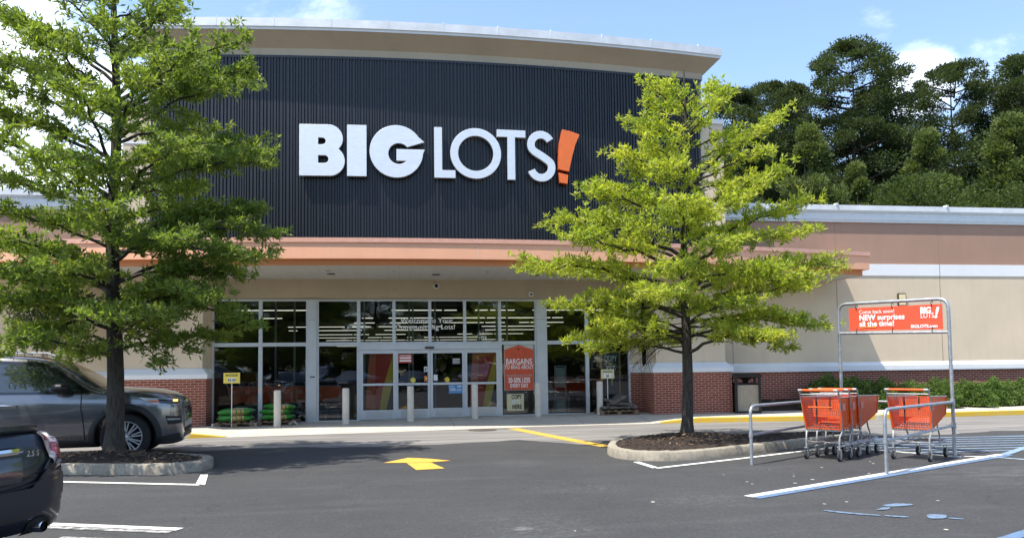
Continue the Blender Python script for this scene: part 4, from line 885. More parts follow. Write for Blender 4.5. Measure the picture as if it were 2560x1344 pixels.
p = [(*LF, 0)] + bend((*LF, 0), (*LF, HL), (*RF, HR), .17) + bend((*LF, HL), (*RF, HR), (*RF, 0), .17) + [(*RF, 0)]
sf = MB().tube(p, .029, 12).build('sign_frame', M['steel'], t, smooth=True)
MB().tube([(*LF, 2.12), (*RF, 2.06)], .024, 12).build('lower_bar', M['steel'], sf, smooth=True)
MB().tube([(*LF, .88), (*RF, .88)], .022, 12).build('back_rail', M['steelw'], sf, smooth=True)
MB().lathe([(.10, .004), (.10, .014), (.04, .02)], 14, (*RF, 0)).lathe([(.10, .004), (.10, .014), (.04, .02)], 14, (*LF, 0)).build('base_plate', M['steelw'], sf)
# banner hung in the frame
U = (Vector((*RF, 0)) - Vector((*LF, 0))); Ln = U.length; U.normalize(); V3 = Vector((0, 0, 1)); Wn = U.cross(V3)   # faces the lot
o0 = Vector((*LF, 0)) + U * (Ln * .105) ; Wd = Ln * .845
def bz(u, top): return (2.575 - .04 * u if top else 2.165 - .055 * u)
bt = thing('corral_banner', 'orange red COME BACK SOON banner hung in the corral sign frame', 'sign', tuple(o0 + V3 * 2.1))
mb = MB(); q8 = [o0 + V3 * bz(0.105, 0), o0 + U * Wd + V3 * bz(.95, 0), o0 + U * Wd + V3 * bz(.95, 1), o0 + V3 * bz(.105, 1)]
mb.add([p + Wn * .006 for p in q8] + [p - Wn * .006 for p in q8], [(0, 1, 2, 3), (7, 6, 5, 4), (0, 4, 5, 1), (1, 5, 6, 2), (2, 6, 7, 3), (3, 7, 4, 0)]).build('panel', M['red'], bt)
Vs = (V3 - U * 0).normalized(); Us = (U * 1 + V3 * -.027).normalized()
def btxt(s, fu, fv, size, m='wtext', mb=None, **kw):
    p = o0 + U * (Wd * fu) + V3 * (bz(.105 + .845 * fu, 0) + (bz(.105 + .845 * fu, 1) - bz(.105 + .845 * fu, 0)) * fv) + Wn * .012
    return add_text(mb, s, p, Us, V3, size, extrude=.0012, **kw)
mb = MB(); btxt('Come back soon!', .12, .735, .098, mb=mb, xs=.92); btxt('NEW', .12, .455, .135, mb=mb, bold=.035, xs=.95); btxt('surprises', .325, .455, .135, mb=mb, bold=.022, xs=.98); btxt('all the time!', .12, .185, .135, mb=mb, bold=.022, xs=.98)
btxt('BIG', .782, .66, .145, mb=mb, bold=.045, xs=.80); btxt('LOTS', .782, .465, .125, mb=mb, xs=.76); btxt('!', .915, .47, .25, mb=mb, bold=.04, shear=.25); btxt('BIGLOTS.com', .68, .075, .075, mb=mb, bold=.03)
mb.build('lettering', M['wtext'], bt)
mb = MB(); pa = [o0 + U * (Wd * (.115 + .19 * i / 10)) + V3 * (bz(.2, 0) + .048 + .006 * math.sin(i / 10 * 3.1)) + Wn * .012 for i in range(11)]; mb.tube(pa, .004, 5).build('underline', M['ytext'], bt)
mb = MB()
for fu in (.09, .49, .90):
    for top in (1, 0):
        p = o0 + U * (Wd * fu) + V3 * bz(.105 + .845 * fu, top); s_ = 1 if top else -1; MB().tube([p + Wn * .015 - V3 * .04 * s_, p + Wn * .04 + V3 * .03 * s_, p + V3 * .07 * s_, p - Wn * .04 + V3 * .03 * s_], .006, 6).build('hook', M['black'], bt)


# ------------------------------------------------------------------ shopping carts
def make_cart(nested=False):
    k = 1.13; t = thing('shopping_cart', 'x', 'shopping cart', (0, 0, 0), 'orange shopping carts')
    def V(x, y, z): return Vector((x * k, y * k, z * k))
    top = lambda y: .285 - .075 * y / .86; bot = lambda y: .262 - .075 * y / .86
    zT = lambda y: .905 - .03 * y; zB = lambda y: .43 + .19 * y / .86
    yR = lambda f: .075 - .085 * f     # rear edge leans back: f 0 bottom .. 1 top
    mb = MB()
    for s in (-1, 1):
        mb.tube([V(s * .245, .03, .17), V(s * .245, .03, .26), V(s * .247, .045, .34), V(s * .262, .09, .405), V(s * .268, .085, .45), V(s * .287, -.01, .90), V(s * .29, -.045, .985), V(s * .285, -.065, 1.0)], .0125 * k, 8)
        mb.tube([V(s * .245, .03, .21), V(s * .235, .2, .205), V(s * .185, .84, .235)], .0165 * k, 8)
        mb.tube([V(s * .215, .50, .23), V(s * .215, .52, .32), V(s * .222, .44, .42), V(s * .226, .40, .50)], .012 * k, 8)
        mb.tube([V(s * .289, -.01, .905), V(s * .213, .86, .885)], .008 * k, 6)
    mb.tube([V(-.185, .84, .235), V(.185, .84, .235)], .014 * k, 8).tube([V(-.262, .085, .42), V(.262, .085, .42)], .009 * k, 6).tube([V(-.285, -.005, .94), V(.285, -.005, .94)], .008 * k, 6)
    mb.build('frame', M['steelw'], t, smooth=True)
    h = MB().tube([V(-.235, -.068, 1.0), V(.235, -.068, 1.0)], .0185 * k, 10).build('handle', M['cart'], t, smooth=True)
    MB().tube([V(-.29, -.066, 1.0), V(-.236, -.068, 1.0)], .020 * k, 10).tube([V(.236, -.068, 1.0), V(.29, -.066, 1.0)], .020 * k, 10).build('handle_cap', M['steelw'], h, smooth=True)
    ns = 13
    for s in (-1, 1):
        mb = MB()
        for i in range(ns):
            f0, f1 = i / ns, (i + .80) / ns
            def P(yf, f):
                y0 = yR(f); y = y0 + (.86 - y0) * yf; zb_, zt_ = zB(y), zT(y); w_ = bot(y) + (top(y) - bot(y)) * f; return V(s * w_, y, zb_ + (zt_ - zb_) * f)
            a, b, c, d = P(0, f0), P(1, f0), P(1, f1), P(0, f1); o = Vector((-s * .009 * k, 0, 0)); mb.add([a, b, c, d, a + o, b + o, c + o, d + o], [(0, 1, 2, 3), (7, 6, 5, 4), (0, 4, 5, 1), (1, 5, 6, 2), (2, 6, 7, 3), (3, 7, 4, 0)])
            o2 = Vector((-s * .014 * k, 0, 0)); 
            a, b, c, d = P(0, f1), P(1, f1), P(1, (i + 1) / ns), P(0, (i + 1) / ns); mb.add([p + o2 * .35 for p in (a, b, c, d)] + [p + o2 * .7 for p in (a, b, c, d)], [(0, 1, 2, 3), (7, 6, 5, 4)])
        for yf in (0, .995):
            a, b = P(yf, 0), P(yf, 1); mb.bar(a, b, .022 * k, .02 * k)
        mb.build('basket_side', M['cart'], t)
        if s == 1:
            pl = MB().add([P(.1, .56) + Vector((.006, 0, 0)), P(.24, .56) + Vector((.006, 0, 0)), P(.24, .80) + Vector((.006, 0, 0)), P(.1, .80) + Vector((.006, 0, 0))], [(0, 1, 2, 3)]).build('id_plate', mat('pink tag', (.75, .28, .20), .5), t)
    mb = MB(); y = .86
    for i in range(ns):
        f0, f1 = i / ns, (i + .72) / ns; zb_, zt_ = zB(y), zT(y); w0 = bot(y) + (top(y) - bot(y)) * f0; mb.box(-w0 * k, w0 * k, (y - .008) * k, y * k, (zb_ + (zt_ - zb_) * f0) * k, (zb_ + (zt_ - zb_) * f1) * k)
    for i in range(8): x = (-1 + 2 * i / 7) * bot(y); mb.box((x - .006) * k, (x + .006) * k, (y - .014) * k, (y - .008) * k, zB(y) * k, zT(y) * k)
    mb.build('basket_end', M['cart'], t)
    mb = MB()
    for i in range(15):
        f = i / 14; mb.bar(V((-1 + 2 * f) * bot(.08), .08, .432), V((-1 + 2 * f) * bot(.86), .86, .62), .018 * k, .006 * k)
    for i in range(9):
        yy = .08 + .78 * i / 8; mb.bar(V(-bot(yy), yy, zB(yy)), V(bot(yy), yy, zB(yy)), .03 * k, .006 * k)
    mb.build('basket_floor', M['cart'], t)
    # rear gate of thin wires (swung up inside when carts are nested) and the child seat flap
    mb = MB()
    def Gp(u, f):
        w_ = (bot(0) + (top(0) - bot(0)) * f) * u * .96
        if nested:
            a = R(82); L_ = .42 * (1 - f); return V(w_, .03 + L_ * math.sin(a), .88 - L_ * math.cos(a) * .4)
        return V(w_, yR(f) + .012, .44 + .455 * f)
    for i in range(21): u = -1 + 2 * i / 20; mb.bar(Gp(u, 0), Gp(u, 1), .0034 * k)
    for i in range(14): f = i / 13; mb.bar(Gp(-1, f), Gp(1, f), .0034 * k)
    g = mb.build('gate', M['wire'], t)
    if not nested:
        mb = MB()
        for i in range(15): u = (-.85 + 1.7 * i / 14) * .27; mb.bar(V(u, .02, .90), V(u * .95, .11, .64), .003 * k)
        for i in range(5): f = i / 4; mb.bar(V(-.235, .02 + .09 * f, .90 - .26 * f), V(.235, .02 + .09 * f, .90 - .26 * f), .003 * k)
        mb.build('seat_back', M['wire'], t)
        MB().box(-.21 * k, .21 * k, .20 * k, .212 * k, .60 * k, .86 * k).build('seat_flap', M['cart'], t, bevel=.004)
        MB().box(-.075 * k, -.055 * k, .012 * k, .02 * k, .52 * k, .90 * k).box(.115 * k, .135 * k, .035 * k, .043 * k, .72 * k, .90 * k).build('seat_belt', M['strap'], t)
        MB().tube([V(-.17, -.02, .755), V(.19, -.02, .76)], .011 * k, 8).build('gate_bar', M['cart'], t, smooth=True)
    # bottom tray
    mb = MB()
    for i in range(7): u = -.2 + .4 * i / 6; mb.bar(V(u * 1.12, .06, .265), V(u * .82, .78, .265), .004 * k)
    for i in range(5): yy = .06 + .72 * i / 4; mb.tube([V(-.235 + .07 * yy, yy, .262), V(-.1, yy, .252), V(0, yy, .262), V(.1, yy, .252), V(.235 - .07 * yy, yy, .262)], .0042 * k, 5)
    mb.build('bottom_tray', M['wire'], t)
    for sx, yy, r in ((-.245, .03, .062), (.245, .03, .062), (-.19, .80, .066), (.19, .80, .066)):
        cx = sx; w_ = MB().lathe([(.030 * k, -.016 * k), (r * k * .94, -.016 * k), (r * k, -.010 * k), (r * k, .010 * k), (r * k * .94, .016 * k), (.030 * k, .016 * k)], 20, (cx * k, yy * k, r * k), 'x').build('wheel', M['tyre'], t, smooth=True, angle=30)
        MB().lathe([(r * k * .62, -.0175 * k), (r * k * .62, .0175 * k)], 16, (cx * k, yy * k, r * k), 'x').build('hub', M['steelw'], w_); MB().lathe([(r * k * .40, -.0185 * k), (r * k * .40, .0185 * k)], 14, (cx * k, yy * k, r * k), 'x').build('hub_centre', M['black'], w_)
        f = MB()
        for d in (-.022, .022): f.obox(V(cx + d, yy + (.008 if yy < .5 else -.01), r + .045), (.0025 * k, 0, 0), (0, .016 * k, 0), (0, 0, .062 * k))
        f.obox(V(cx, yy, r + .105), (.025 * k, 0, 0), (0, .022 * k, 0), (0, 0, .004 * k)).build('caster_fork', M['steelw'], t)
    return t
c1 = make_cart(); cn_ = make_cart(True)
ang = R(34 - 90)
fwd = Vector((math.cos(R(37)), math.sin(R(37)), 0))
b1 = Vector((6.76, 11.72, 0)); c1.location = b1; c1.rotation_euler = (0, 0, ang); c1['label'] = 'orange shopping cart at the open end of the nested three, nearest the island'
cn_.location = b1 + fwd * .42; cn_.rotation_euler = (0, 0, ang + R(1)); cn_['label'] = 'middle orange shopping cart of the three nested in the corral'
copy_tree(cn_, b1 + fwd * .78, ang, 'foremost orange shopping cart of the three nested in the corral')
c4 = copy_tree(c1, (8.08, 11.37, 0), R(34 - 90), 'orange shopping cart standing alone under the corral banner')
for i in range(7):
    copy_tree(cn_, (-4.95 + .37 * i, 23.65, .09), R(-90 + 2), ['leftmost orange cart of the dim row behind the left window', 'second dim orange cart from the left behind the left window', 'third dim orange cart from the left behind the left window', 'dim orange cart in the middle of the row behind the left window', 'third dim orange cart from the right behind the left window', 'second dim orange cart from the right behind the left window', 'rightmost orange cart of the dim row behind the left window'][i])
# ------------------------------------------------------------------ vehicles
def car_section(x, zb, w, zc, zs, zbelt, wr, zr):
    return [(0, zb), (w * .80, zb), (w * .955, zb + .06), (w * .985, zb + .2), (w, zc), (w * .99, zs), (w * .955, zbelt), ((w * .93 + wr) / 2 + .02, (zbelt + zr) / 2), (wr + .01, zr - .085), (wr * .86, zr - .028), (wr * .45, zr - .004), (0, zr)]
def car_body(st, wells, wr_, wy):
    """loft through stations, mirrored and closed, wheel wells cut out; returns bmesh-ready arrays (verts, faces)"""
    xs = [s[0] for s in st]; sec = [car_section(*s) for s in st]; K = len(sec[0]); X = []
    x = xs[0]
    while x < xs[-1] - 1e-6: X.append(x); x += .06
    X.append(xs[-1]); va = []
    def at(x, k, c):
        i = max(j for j in range(len(xs)) if xs[j] <= x + 1e-9); i = min(i, len(xs) - 2); u = (x - xs[i]) / (xs[i + 1] - xs[i])
        p = lambda j: sec[max(0, min(len(xs) - 1, j))][k][c]
        # monotone cubic (Fritsch-Carlson style slopes)
        def slope(j):
            if j <= 0 or j >= len(xs) - 1: 
                a = max(0, min(len(xs) - 2, j if j <= 0 else j - 1)); return (p(a + 1) - p(a)) / (xs[a + 1] - xs[a])
            d0 = (p(j) - p(j - 1)) / (xs[j] - xs[j - 1]); d1 = (p(j + 1) - p(j)) / (xs[j + 1] - xs[j]); return 0 if d0 * d1 <= 0 else 2 * d0 * d1 / (d0 + d1)
        h = xs[i + 1] - xs[i]; a, b = p(i), p(i + 1); m0, m1 = slope(i) * h, slope(i + 1) * h
        return a * (2 * u ** 3 - 3 * u * u + 1) + m0 * (u ** 3 - 2 * u * u + u) + b * (3 * u * u - 2 * u ** 3) + m1 * (u ** 3 - u * u)
    SUB = 4; ring = []
    for x in X:
        pts = [(at(x, k, 0), at(x, k, 1)) for k in range(K)]; fine = []
        for i in range(K - 1):
            p0, p1, p2, p3 = pts[max(0, i - 1)], pts[i], pts[i + 1], pts[min(K - 1, i + 2)]
            for q in range(SUB):
                u = q / SUB; t = .38
                fine.append(tuple(a1 * (2 * u ** 3 - 3 * u * u + 1) + t * (a2 - a0) * (u ** 3 - 2 * u * u + u) + a2 * (3 * u * u - 2 * u ** 3) + t * (a3 - a1) * (u ** 3 - u * u) for a0, a1, a2, a3 in zip(p0, p1, p2, p3)))
        fine.append(pts[-1]); loop = [(-y, z) for y, z in fine] + [(y, z) for y, z in fine[-2:0:-1]]; ring.append([(x, y, z) for y, z in loop])
    n = len(ring[0]); va = [p for r_ in ring for p in r_]
    fs = [(i * n + j, i * n + (j + 1) % n, (i + 1) * n + (j + 1) % n, (i + 1) * n + j) for i in range(len(X) - 1) for j in range(n)]
    for base, xx in ((0, xs[0]), ((len(X) - 1) * n, xs[-1])):
        c = len(va); va.append((xx, 0, sum(p[2] for p in va[base:base + n]) / n)); fs += [(base + j, base + (j + 1) % n, c) for j in range(n)]
    me = bpy.data.meshes.new('b'); me.from_pydata(va, [], fs); bm = bmesh.new(); bm.from_mesh(me); bmesh.ops.recalc_face_normals(bm, faces=bm.faces); bm.to_mesh(me); bm.free()
    bo = bpy.data.objects.new('b', me); COL.objects.link(bo)
    cut = MB()
    for (wx, wz) in wells:
        for s in (-1, 1):
            a, b = (s * wy, s * 1.6) if s > 0 else (-1.6, -wy); cut.lathe([(wr_, a), (wr_, b)], 40, (wx, 0, wz), 'y')
    co = cut.build('c', M['clad'], loc=(0, 0, 0)); md = bo.modifiers.new('cut', 'BOOLEAN'); md.operation = 'DIFFERENCE'; md.object = co; md.solver = 'EXACT'
    e = bo.evaluated_get(bpy.context.evaluated_depsgraph_get()); r_ = e.to_mesh(); V = [tuple(v.co) for v in r_.vertices]; Fc = [tuple(p.vertices) for p in r_.polygons]; e.to_mesh_clear()
    for o in (bo, co): bpy.data.objects.remove(o)
    bv = BVHTree.FromPolygons([Vector(p) for p in va], fs)
    return V, Fc, bv
def cells(poly_, step):
    """cut a 2-D polygon into small convex cells"""
    bm = bmesh.new(); f = bm.faces.new([bm.verts.new((a, b, 0)) for a, b in poly_]); bmesh.ops.triangulate(bm, faces=[f])
    for ax in (0, 1):
        lo = min(p[ax] for p in poly_); hi = max(p[ax] for p in poly_); q = lo + step
        while q < hi:
            co = (q, 0, 0) if ax == 0 else (0, q, 0); no = (1, 0, 0) if ax == 0 else (0, 1, 0)
            bmesh.ops.bisect_plane(bm, geom=bm.verts[:] + bm.edges[:] + bm.faces[:], plane_co=co, plane_no=no, dist=1e-5); q += step
    bm.verts.index_update(); v = [tuple(x.co.xy) for x in bm.verts]; fs = [tuple(w_.index for w_ in g.verts) for g in bm.faces]; bm.free(); return v, fs
class Skin:
    """lays trim, glass and lamps onto a car body by casting the outline onto its surface"""
    def __init__(s, bv, root): s.bv = bv; s.t = root; s.o = ORG[root.name]
    def cast(s, p, d):
        h = s.bv.ray_cast(Vector(p), Vector(d)); return (h[0], h[1]) if h[0] else (None, None)
    def patch(s, mb, poly_, fr, d, off=.005, step=.06, sides=(1,)):
        """fr(u,v)->ray start; d ray direction; sides: mirror in y"""
        v, fs = cells(poly_, step); d = Vector(d).normalized()
        for sd_ in sides:
            out = []; ok = []
            for a, b in v:
                p = Vector(fr(a, b)); h, n = s.cast(p, d); good = h is not None
                if not good: h = p; n = -d
                if n.dot(d) > 0: n = -n
                q = h + n * off; out.append(Vector((q.x, q.y * sd_, q.z)) + s.o); ok.append(good)
            ff = [f for f in fs if all(ok[i] for i in f)]; mb.add(out, ff)
        return mb
    def side(s, mb, poly_, off=.005, step=.06, sides=(1, -1)): return s.patch(mb, poly_, lambda x, z: (x, -3, z), (0, 1, 0), off, step, sides)
    def both(s, name, m, poly_, off=.005, step=.06, parent=None):
        for sd_ in (1, -1): s.patch(MB(), poly_, lambda x, z: (x, -3, z), (0, 1, 0), off, step, (sd_,)).build(name, M[m], parent or s.t, smooth=True)
    def front(s, mb, poly_, off=.005, step=.06): return s.patch(mb, poly_, lambda y, z: (9, y, z), (-1, 0, 0), off, step)
    def rear(s, mb, poly_, off=.005, step=.05): return s.patch(mb, poly_, lambda y, z: (-9, y, z), (1, 0, 0), off, step)
    def sline(s, mb, pts, w, off=.004, sides=(1, -1)):
        for a, b in zip(pts, pts[1:]):
            a, b = Vector(a), Vector(b); d = (b - a).normalized(); n = Vector((-d.y, d.x)) * w / 2; s.side(mb, [tuple(a + n), tuple(a - n), tuple(b - n), tuple(b + n)], off, .08, sides)
        return mb
def wheel(root, x, y, z, r, rimr, wd, side, spokes=10, cap=True):
    """side -1: outer face towards -y"""
    o = ORG[root.name]; c = (x + o.x, y + o.y, z + o.z); s = side
    prof = [(rimr, -wd / 2), (r * .93, -wd / 2), (r * .985, -wd * .40), (r, -wd * .25), (r, wd * .25), (r * .985, wd * .40), (r * .93, wd / 2), (rimr, wd / 2)]
    w_ = MB().lathe(prof, 44, c, 'y', False).build('wheel', M['tyre'], root, smooth=True, angle=35)
    yo = s * wd * .42
    rm = MB().lathe([(rimr * 1.0, yo + s * .012), (rimr * .97, yo + s * .016), (rimr * .93, yo), (rimr * .90, yo - s * .05), (rimr * .88, -yo)], 44, c, 'y', False).build('rim', M['rim'], w_, smooth=True)
    mb = MB()
    for i in range(spokes):
        for dq in (-.085, .085):
            q = 2 * math.pi * (i + .35) / spokes + dq; a = Vector((math.cos(q) * rimr * .18, 0, math.sin(q) * rimr * .18)); q2 = q + dq * .35; b = Vector((math.cos(q2) * rimr * .93, 0, math.sin(q2) * rimr * .93))
            mb.bar(Vector(c) + a + Vector((0, yo - s * .01, 0)), Vector(c) + b + Vector((0, yo - s * .004, 0)), rimr * .085, .03, up=(0, 1, 0)) if False else mb.obox(Vector(c) + (a + b) / 2 + Vector((0, yo - s * .008, 0)), (b - a) / 2, Vector((-math.sin(q), 0, math.cos(q))) * rimr * .036, (0, .014, 0))
    mb.build('spokes', M['rim'], w_)
    hb = MB().lathe([(rimr * .19, yo - s * .03), (rimr * .17, yo + s * .006), (rimr * .10, yo + s * .014), (0, yo + s * .016)], 20, c, 'y').build('hub', M['rim'], w_, smooth=True)
    mb = MB()
    for i in range(5):
        q = 2 * math.pi * i / 5 + .3; mb.lathe([(.013, yo), (.013, yo + s * .018), (0, yo + s * .02)], 8, (c[0] + math.cos(q) * rimr * .33, c[1], c[2] + math.sin(q) * rimr * .33), 'y')
    mb.build('lug_nuts', M['blackm'], w_)
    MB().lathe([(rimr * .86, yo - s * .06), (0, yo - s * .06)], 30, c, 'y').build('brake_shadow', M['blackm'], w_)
    return w_

# --- grey SUV heading right along the drive lane
suv = thing('suv', 'grey metallic SUV with amber lamp lit passing behind the left oak', 'suv', (0, 0, 0))
wz = .385
ST = [(-4.1, .45, .80, .70, .95, 1.08, .60, 1.52), (-4.02, .36, .90, .70, .98, 1.13, .68, 1.66), (-3.6, .25, .975, .70, .99, 1.16, .735, 1.755), (-3.0, .23, 1.0, .70, .985, 1.15, .745, 1.78), (-2.0, .23, 1.0, .70, .975, 1.135, .745, 1.775), (-1.5, .23, 1.0, .70, .97, 1.125, .74, 1.745), (-1.2, .23, 1.0, .70, .97, 1.12, .735, 1.69),
      (-.9, .23, 1.0, .70, .965, 1.115, .75, 1.545), (-.6, .23, 1.0, .70, .96, 1.11, .79, 1.37), (-.36, .23, 1.0, .70, .955, 1.105, .83, 1.225), (-.24, .23, 1.0, .70, .95, 1.10, .82, 1.20), (.2, .23, .985, .70, .93, 1.065, .80, 1.175), (.50, .23, .94, .68, .90, 1.01, .74, 1.135), (.68, .23, .87, .66, .88, .97, .67, 1.085), (.78, .24, .79, .64, .85, .93, .61, 1.03), (.86, .26, .69, .62, .80, .88, .54, .96), (.90, .31, .58, .58, .73, .79, .46, .85)]
ST = [((x if x <= .2 else .2 + (x - .2) * .93),) + tuple(r_) for x, *r_ in ST]
V, Fc, bv = car_body(ST, [(0, wz), (-3.03, wz)], .455, .55)
body = MB().add(V, Fc).build('body', M['suv'], suv, smooth=True, angle=38); K = Skin(bv, suv)
K.both('cladding', 'clad', [(-3.92, .32), (-3.92, .45), (-3.52, .42), (-3.52, .29)], .006, .06, suv)
K.both('cladding', 'clad', [(-2.56, .27), (-.47, .27), (-.47, .335), (-2.56, .335)], .008, .06, suv)
K.both('cladding', 'clad', [(.47, .29), (.80, .31), (.80, .42), (.47, .37)], .006, .06, suv)
K.front(MB(), [(-.55, .33), (.55, .33), (.55, .41), (-.55, .41)], .006).build('cladding', M['clad'], suv)
for wx in (0, -3.03):
    for s in (1, -1):
        mb = MB(); o = 0; N_ = 26
        for i in range(N_ + 1):
            a = R(-18 + 216 * i / N_)
            for rr_ in (.452, .47, .53, .555):
                x, z = wx + rr_ * math.cos(a), wz + rr_ * math.sin(a); z = max(z, .24); h, n = K.cast((x, -3, z), (0, 1, 0)); yy = -abs(h.y) if h else -.97
                mb.v.append((x, s * (yy - (.022 if rr_ in (.47, .53) else (.002 if rr_ > .5 else .0))), z))
        for i in range(N_):
            for j in range(3): mb.f.append((o + i * 4 + j, o + i * 4 + 4 + j, o + i * 4 + 5 + j, o + i * 4 + 1 + j)); mb.mi.append(0)
        mb.build('arch_trim', M['clad'], suv, smooth=True)
# glasshouse
K.both('window_surround', 'pillar', [(-3.95, 1.15), (-.50, 1.125), (-.64, 1.215), (-1.02, 1.50), (-1.30, 1.63), (-2.0, 1.665), (-3.3, 1.66), (-3.85, 1.50)], .004, .05, suv)
front_d = [(-2.03, .36), (-.60, .36), (-.62, .6), (-.66, .9), (-.66, 1.10), (-2.03, 1.125)]
rear_d = [(-3.05, 1.13), (-2.05, 1.125), (-2.05, .36), (-2.62, .36), (-2.72, .7)]
for nm, pd, win, hx in (('door', front_d, [(-1.875, 1.155), (-.66, 1.14), (-.74, 1.22), (-1.06, 1.455), (-1.32, 1.565), (-1.875, 1.605)], (-1.86, -1.56)), ('door', rear_d, [(-2.98, 1.17), (-2.16, 1.16), (-2.16, 1.61), (-2.98, 1.605)], (-2.95, -2.65))):
    for s in (-1, 1):
        d = K.side(MB(), pd, .006, .06, (-s,)).build(nm, M['suv'], suv, smooth=True); K.side(MB(), win, .010, .05, (-s,)).build('window', M['carglass'], d, smooth=True)
        h0, _ = K.cast((sum(hx) / 2, -3, .945), (0, 1, 0)); yy = abs(h0.y) + .03
        MB().tube([(hx[0], s * (yy - .03), .95), (hx[0] + .03, s * yy, .95), (hx[1] - .03, s * yy, .94), (hx[1], s * (yy - .03), .94)], .014, 8).build('handle', M['chrome'], d, smooth=True)
K.both('quarter_window', 'carglass', [(-3.75, 1.19), (-3.08, 1.18), (-3.08, 1.60), (-3.3, 1.595), (-3.62, 1.48)], .010, .05, suv)
mb = MB(); K.sline(mb, [(-2.04, .36), (-2.04, 1.12)], .012, .009); K.sline(mb, [(-.655, 1.10), (-.655, .88), (-.61, .60), (-.59, .36)], .012, .009); K.sline(mb, [(-2.6, .355), (-.6, .355)], .010, .009); mb.build('door_seam', M['blackm'], suv)
K.both('rocker_chrome', 'chrome', [(-2.5, .385), (-.80, .385), (-.80, .408), (-2.5, .408)], .014, .06, suv)
K.sline(MB(), [(-3.9, 1.145), (-.55, 1.118)], .016, .012).build('belt_moulding', M['pillar'], suv)
K.front(MB(), [(-.80, 1.215), (.80, 1.215), (.66, 1.68), (-.66, 1.68)], .006, .07).build('windshield', M['carglass'], suv, smooth=True)
for s in (-1, 1): MB().tube([(-3.7, s * .66, 1.775), (-3.6, s * .68, 1.83), (-1.6, s * .69, 1.82), (-1.45, s * .68, 1.765)], .018, 8).build('roof_rail', M['steelw'], suv, smooth=True)
for s in (-1, 1):
    m_ = MB().lathe([(0, -.14), (.06, -.13), (.085, -.06), (.09, .03), (.07, .10), (0, .115)], 14, (0, 0, 0), 'x'); m_.v = [(x * .95 - .92, s * 1.10 + z_ * 1.15 * 1, 1.215 + y_ * .9) for x, y_, z_ in m_.v]
    mm = m_.build('mirror', M['black'], suv, smooth=True)
    MB().tube([(-.82, s * .95, 1.12), (-.86, s * 1.06, 1.17)], .035, 8).build('mirror_arm', M['black'], mm)
    h, n = K.cast((.32, -3, .96), (0, 1, 0))
# lamps, grille, lower intakes
lampP = [(.20, 1.035), (.50, 1.01), (.78, .985), (.81, .90), (.66, .895), (.42, .93), (.30, .975)]
for sides, nm in (((1,), 'headlight'), ((-1,), 'headlight')):
    hl = K.side(MB(), lampP, .010, .04, sides).build(nm, M['lampclear'], suv, smooth=True)
    K.side(MB(), [(.48, 1.0), (.77, .975), (.80, .905), (.66, .905), (.50, .93)], .013, .04, sides).build('bezel', M['lampdark'], hl, smooth=True)
    K.side(MB(), [(.30, .985), (.50, .975), (.50, .935), (.40, .942)], .014, .04, sides).build('amber_reflector', M['amber'], hl, smooth=True)
    K.side(MB(), [(.69, .975), (.755, .97), (.755, .945), (.70, .95)], .017, .03, sides).build('lit_lamp', M['drl'], hl, smooth=True)
    K.side(MB(), [(.60, .72), (.82, .70), (.82, .58), (.64, .57)], .008, .04, sides).build('vent', M['clad'], suv, smooth=True)
    K.side(MB(), [(.62, .675), (.80, .665), (.80, .64), (.63, .645)], .014, .04, sides).build('chrome_bar', M['steelw'], suv, smooth=True)
gr = K.front(MB(), [(-.50, .80), (.50, .80), (.53, .97), (.50, 1.01), (-.50, 1.01), (-.53, .97)], .006, .05).build('grille', M['lampdark'], suv, smooth=True)
mb = MB()
for r_ in range(4):
    for i in range(13):
        u = -.56 + i * .093 + (.045 if r_ % 2 else 0)
        if abs(u) < .47: K.front(mb, [(u - .034, .83 + r_ * .045), (u + .034, .83 + r_ * .045), (u + .034, .845 + r_ * .045), (u - .034, .845 + r_ * .045)], .022, .1)
mb.build('grille_mesh', M['chrome'], gr)
K.front(MB(), [(-.54, .50), (.54, .50), (.54, .60), (-.54, .60)], .008, .06).build('skid_bar', M['steelw'], suv, smooth=True)
K.front(MB(), [(-.5, .42), (.5, .42), (.5, .49), (-.5, .49)], .008, .06).build('lower_intake', M['blackm'], suv, smooth=True)
for wx in (0, -3.03):
    for s in (-1, 1): wheel(suv, wx, s * .865, wz, wz, .268, .25, s)
suv.scale = (1.075,) * 3; suv.location = (-4.98, 15.62, 0); suv.rotation_euler = (0, 0, R(8))

# --- dark sedan parked nose-in at the left
sed = thing('sedan', 'dark blue black sedan parked at the lower left with its tail to the aisle', 'sedan', (0, 0, 0))
SS = [(-1.045, .40, .66, .55, .66, .72, .54, .755), (-1.02, .34, .77, .55, .69, .76, .64, .80), (-.985, .28, .835, .55, .72, .82, .70, .89), (-.945, .25, .87, .55, .76, .90, .745, .985), (-.90, .24, .885, .55, .80, .95, .755, 1.05), (-.8, .23, .895, .55, .83, .965, .75, 1.07), (-.4, .21, .908, .55, .86, .975, .70, 1.08), (-.08, .2, .91, .55, .87, .975, .69, 1.10), (.10, .2, .91, .55, .87, .975, .68, 1.15), (.45, .19, .91, .55, .87, .97, .63, 1.30), (.85, .19, .91, .55, .87, .965, .59, 1.42), (1.25, .19, .91, .55, .87, .96, .585, 1.475), (1.75, .19, .91, .55, .86, .95, .60, 1.43), (2.3, .19, .905, .55, .85, .93, .68, 1.20), (2.7, .19, .90, .55, .82, .90, .72, 1.0), (3.2, .19, .88, .53, .76, .84, .70, .92), (3.55, .2, .82, .5, .66, .74, .62, .80), (3.75, .24, .66, .45, .58, .64, .48, .68)]
V, Fc, bv = car_body(SS, [(0, .33), (2.8, .33)], .385, .50)
sb = MB().add(V, Fc).build('body', M['sedan'], sed, smooth=True, angle=40); K = Skin(bv, sed)
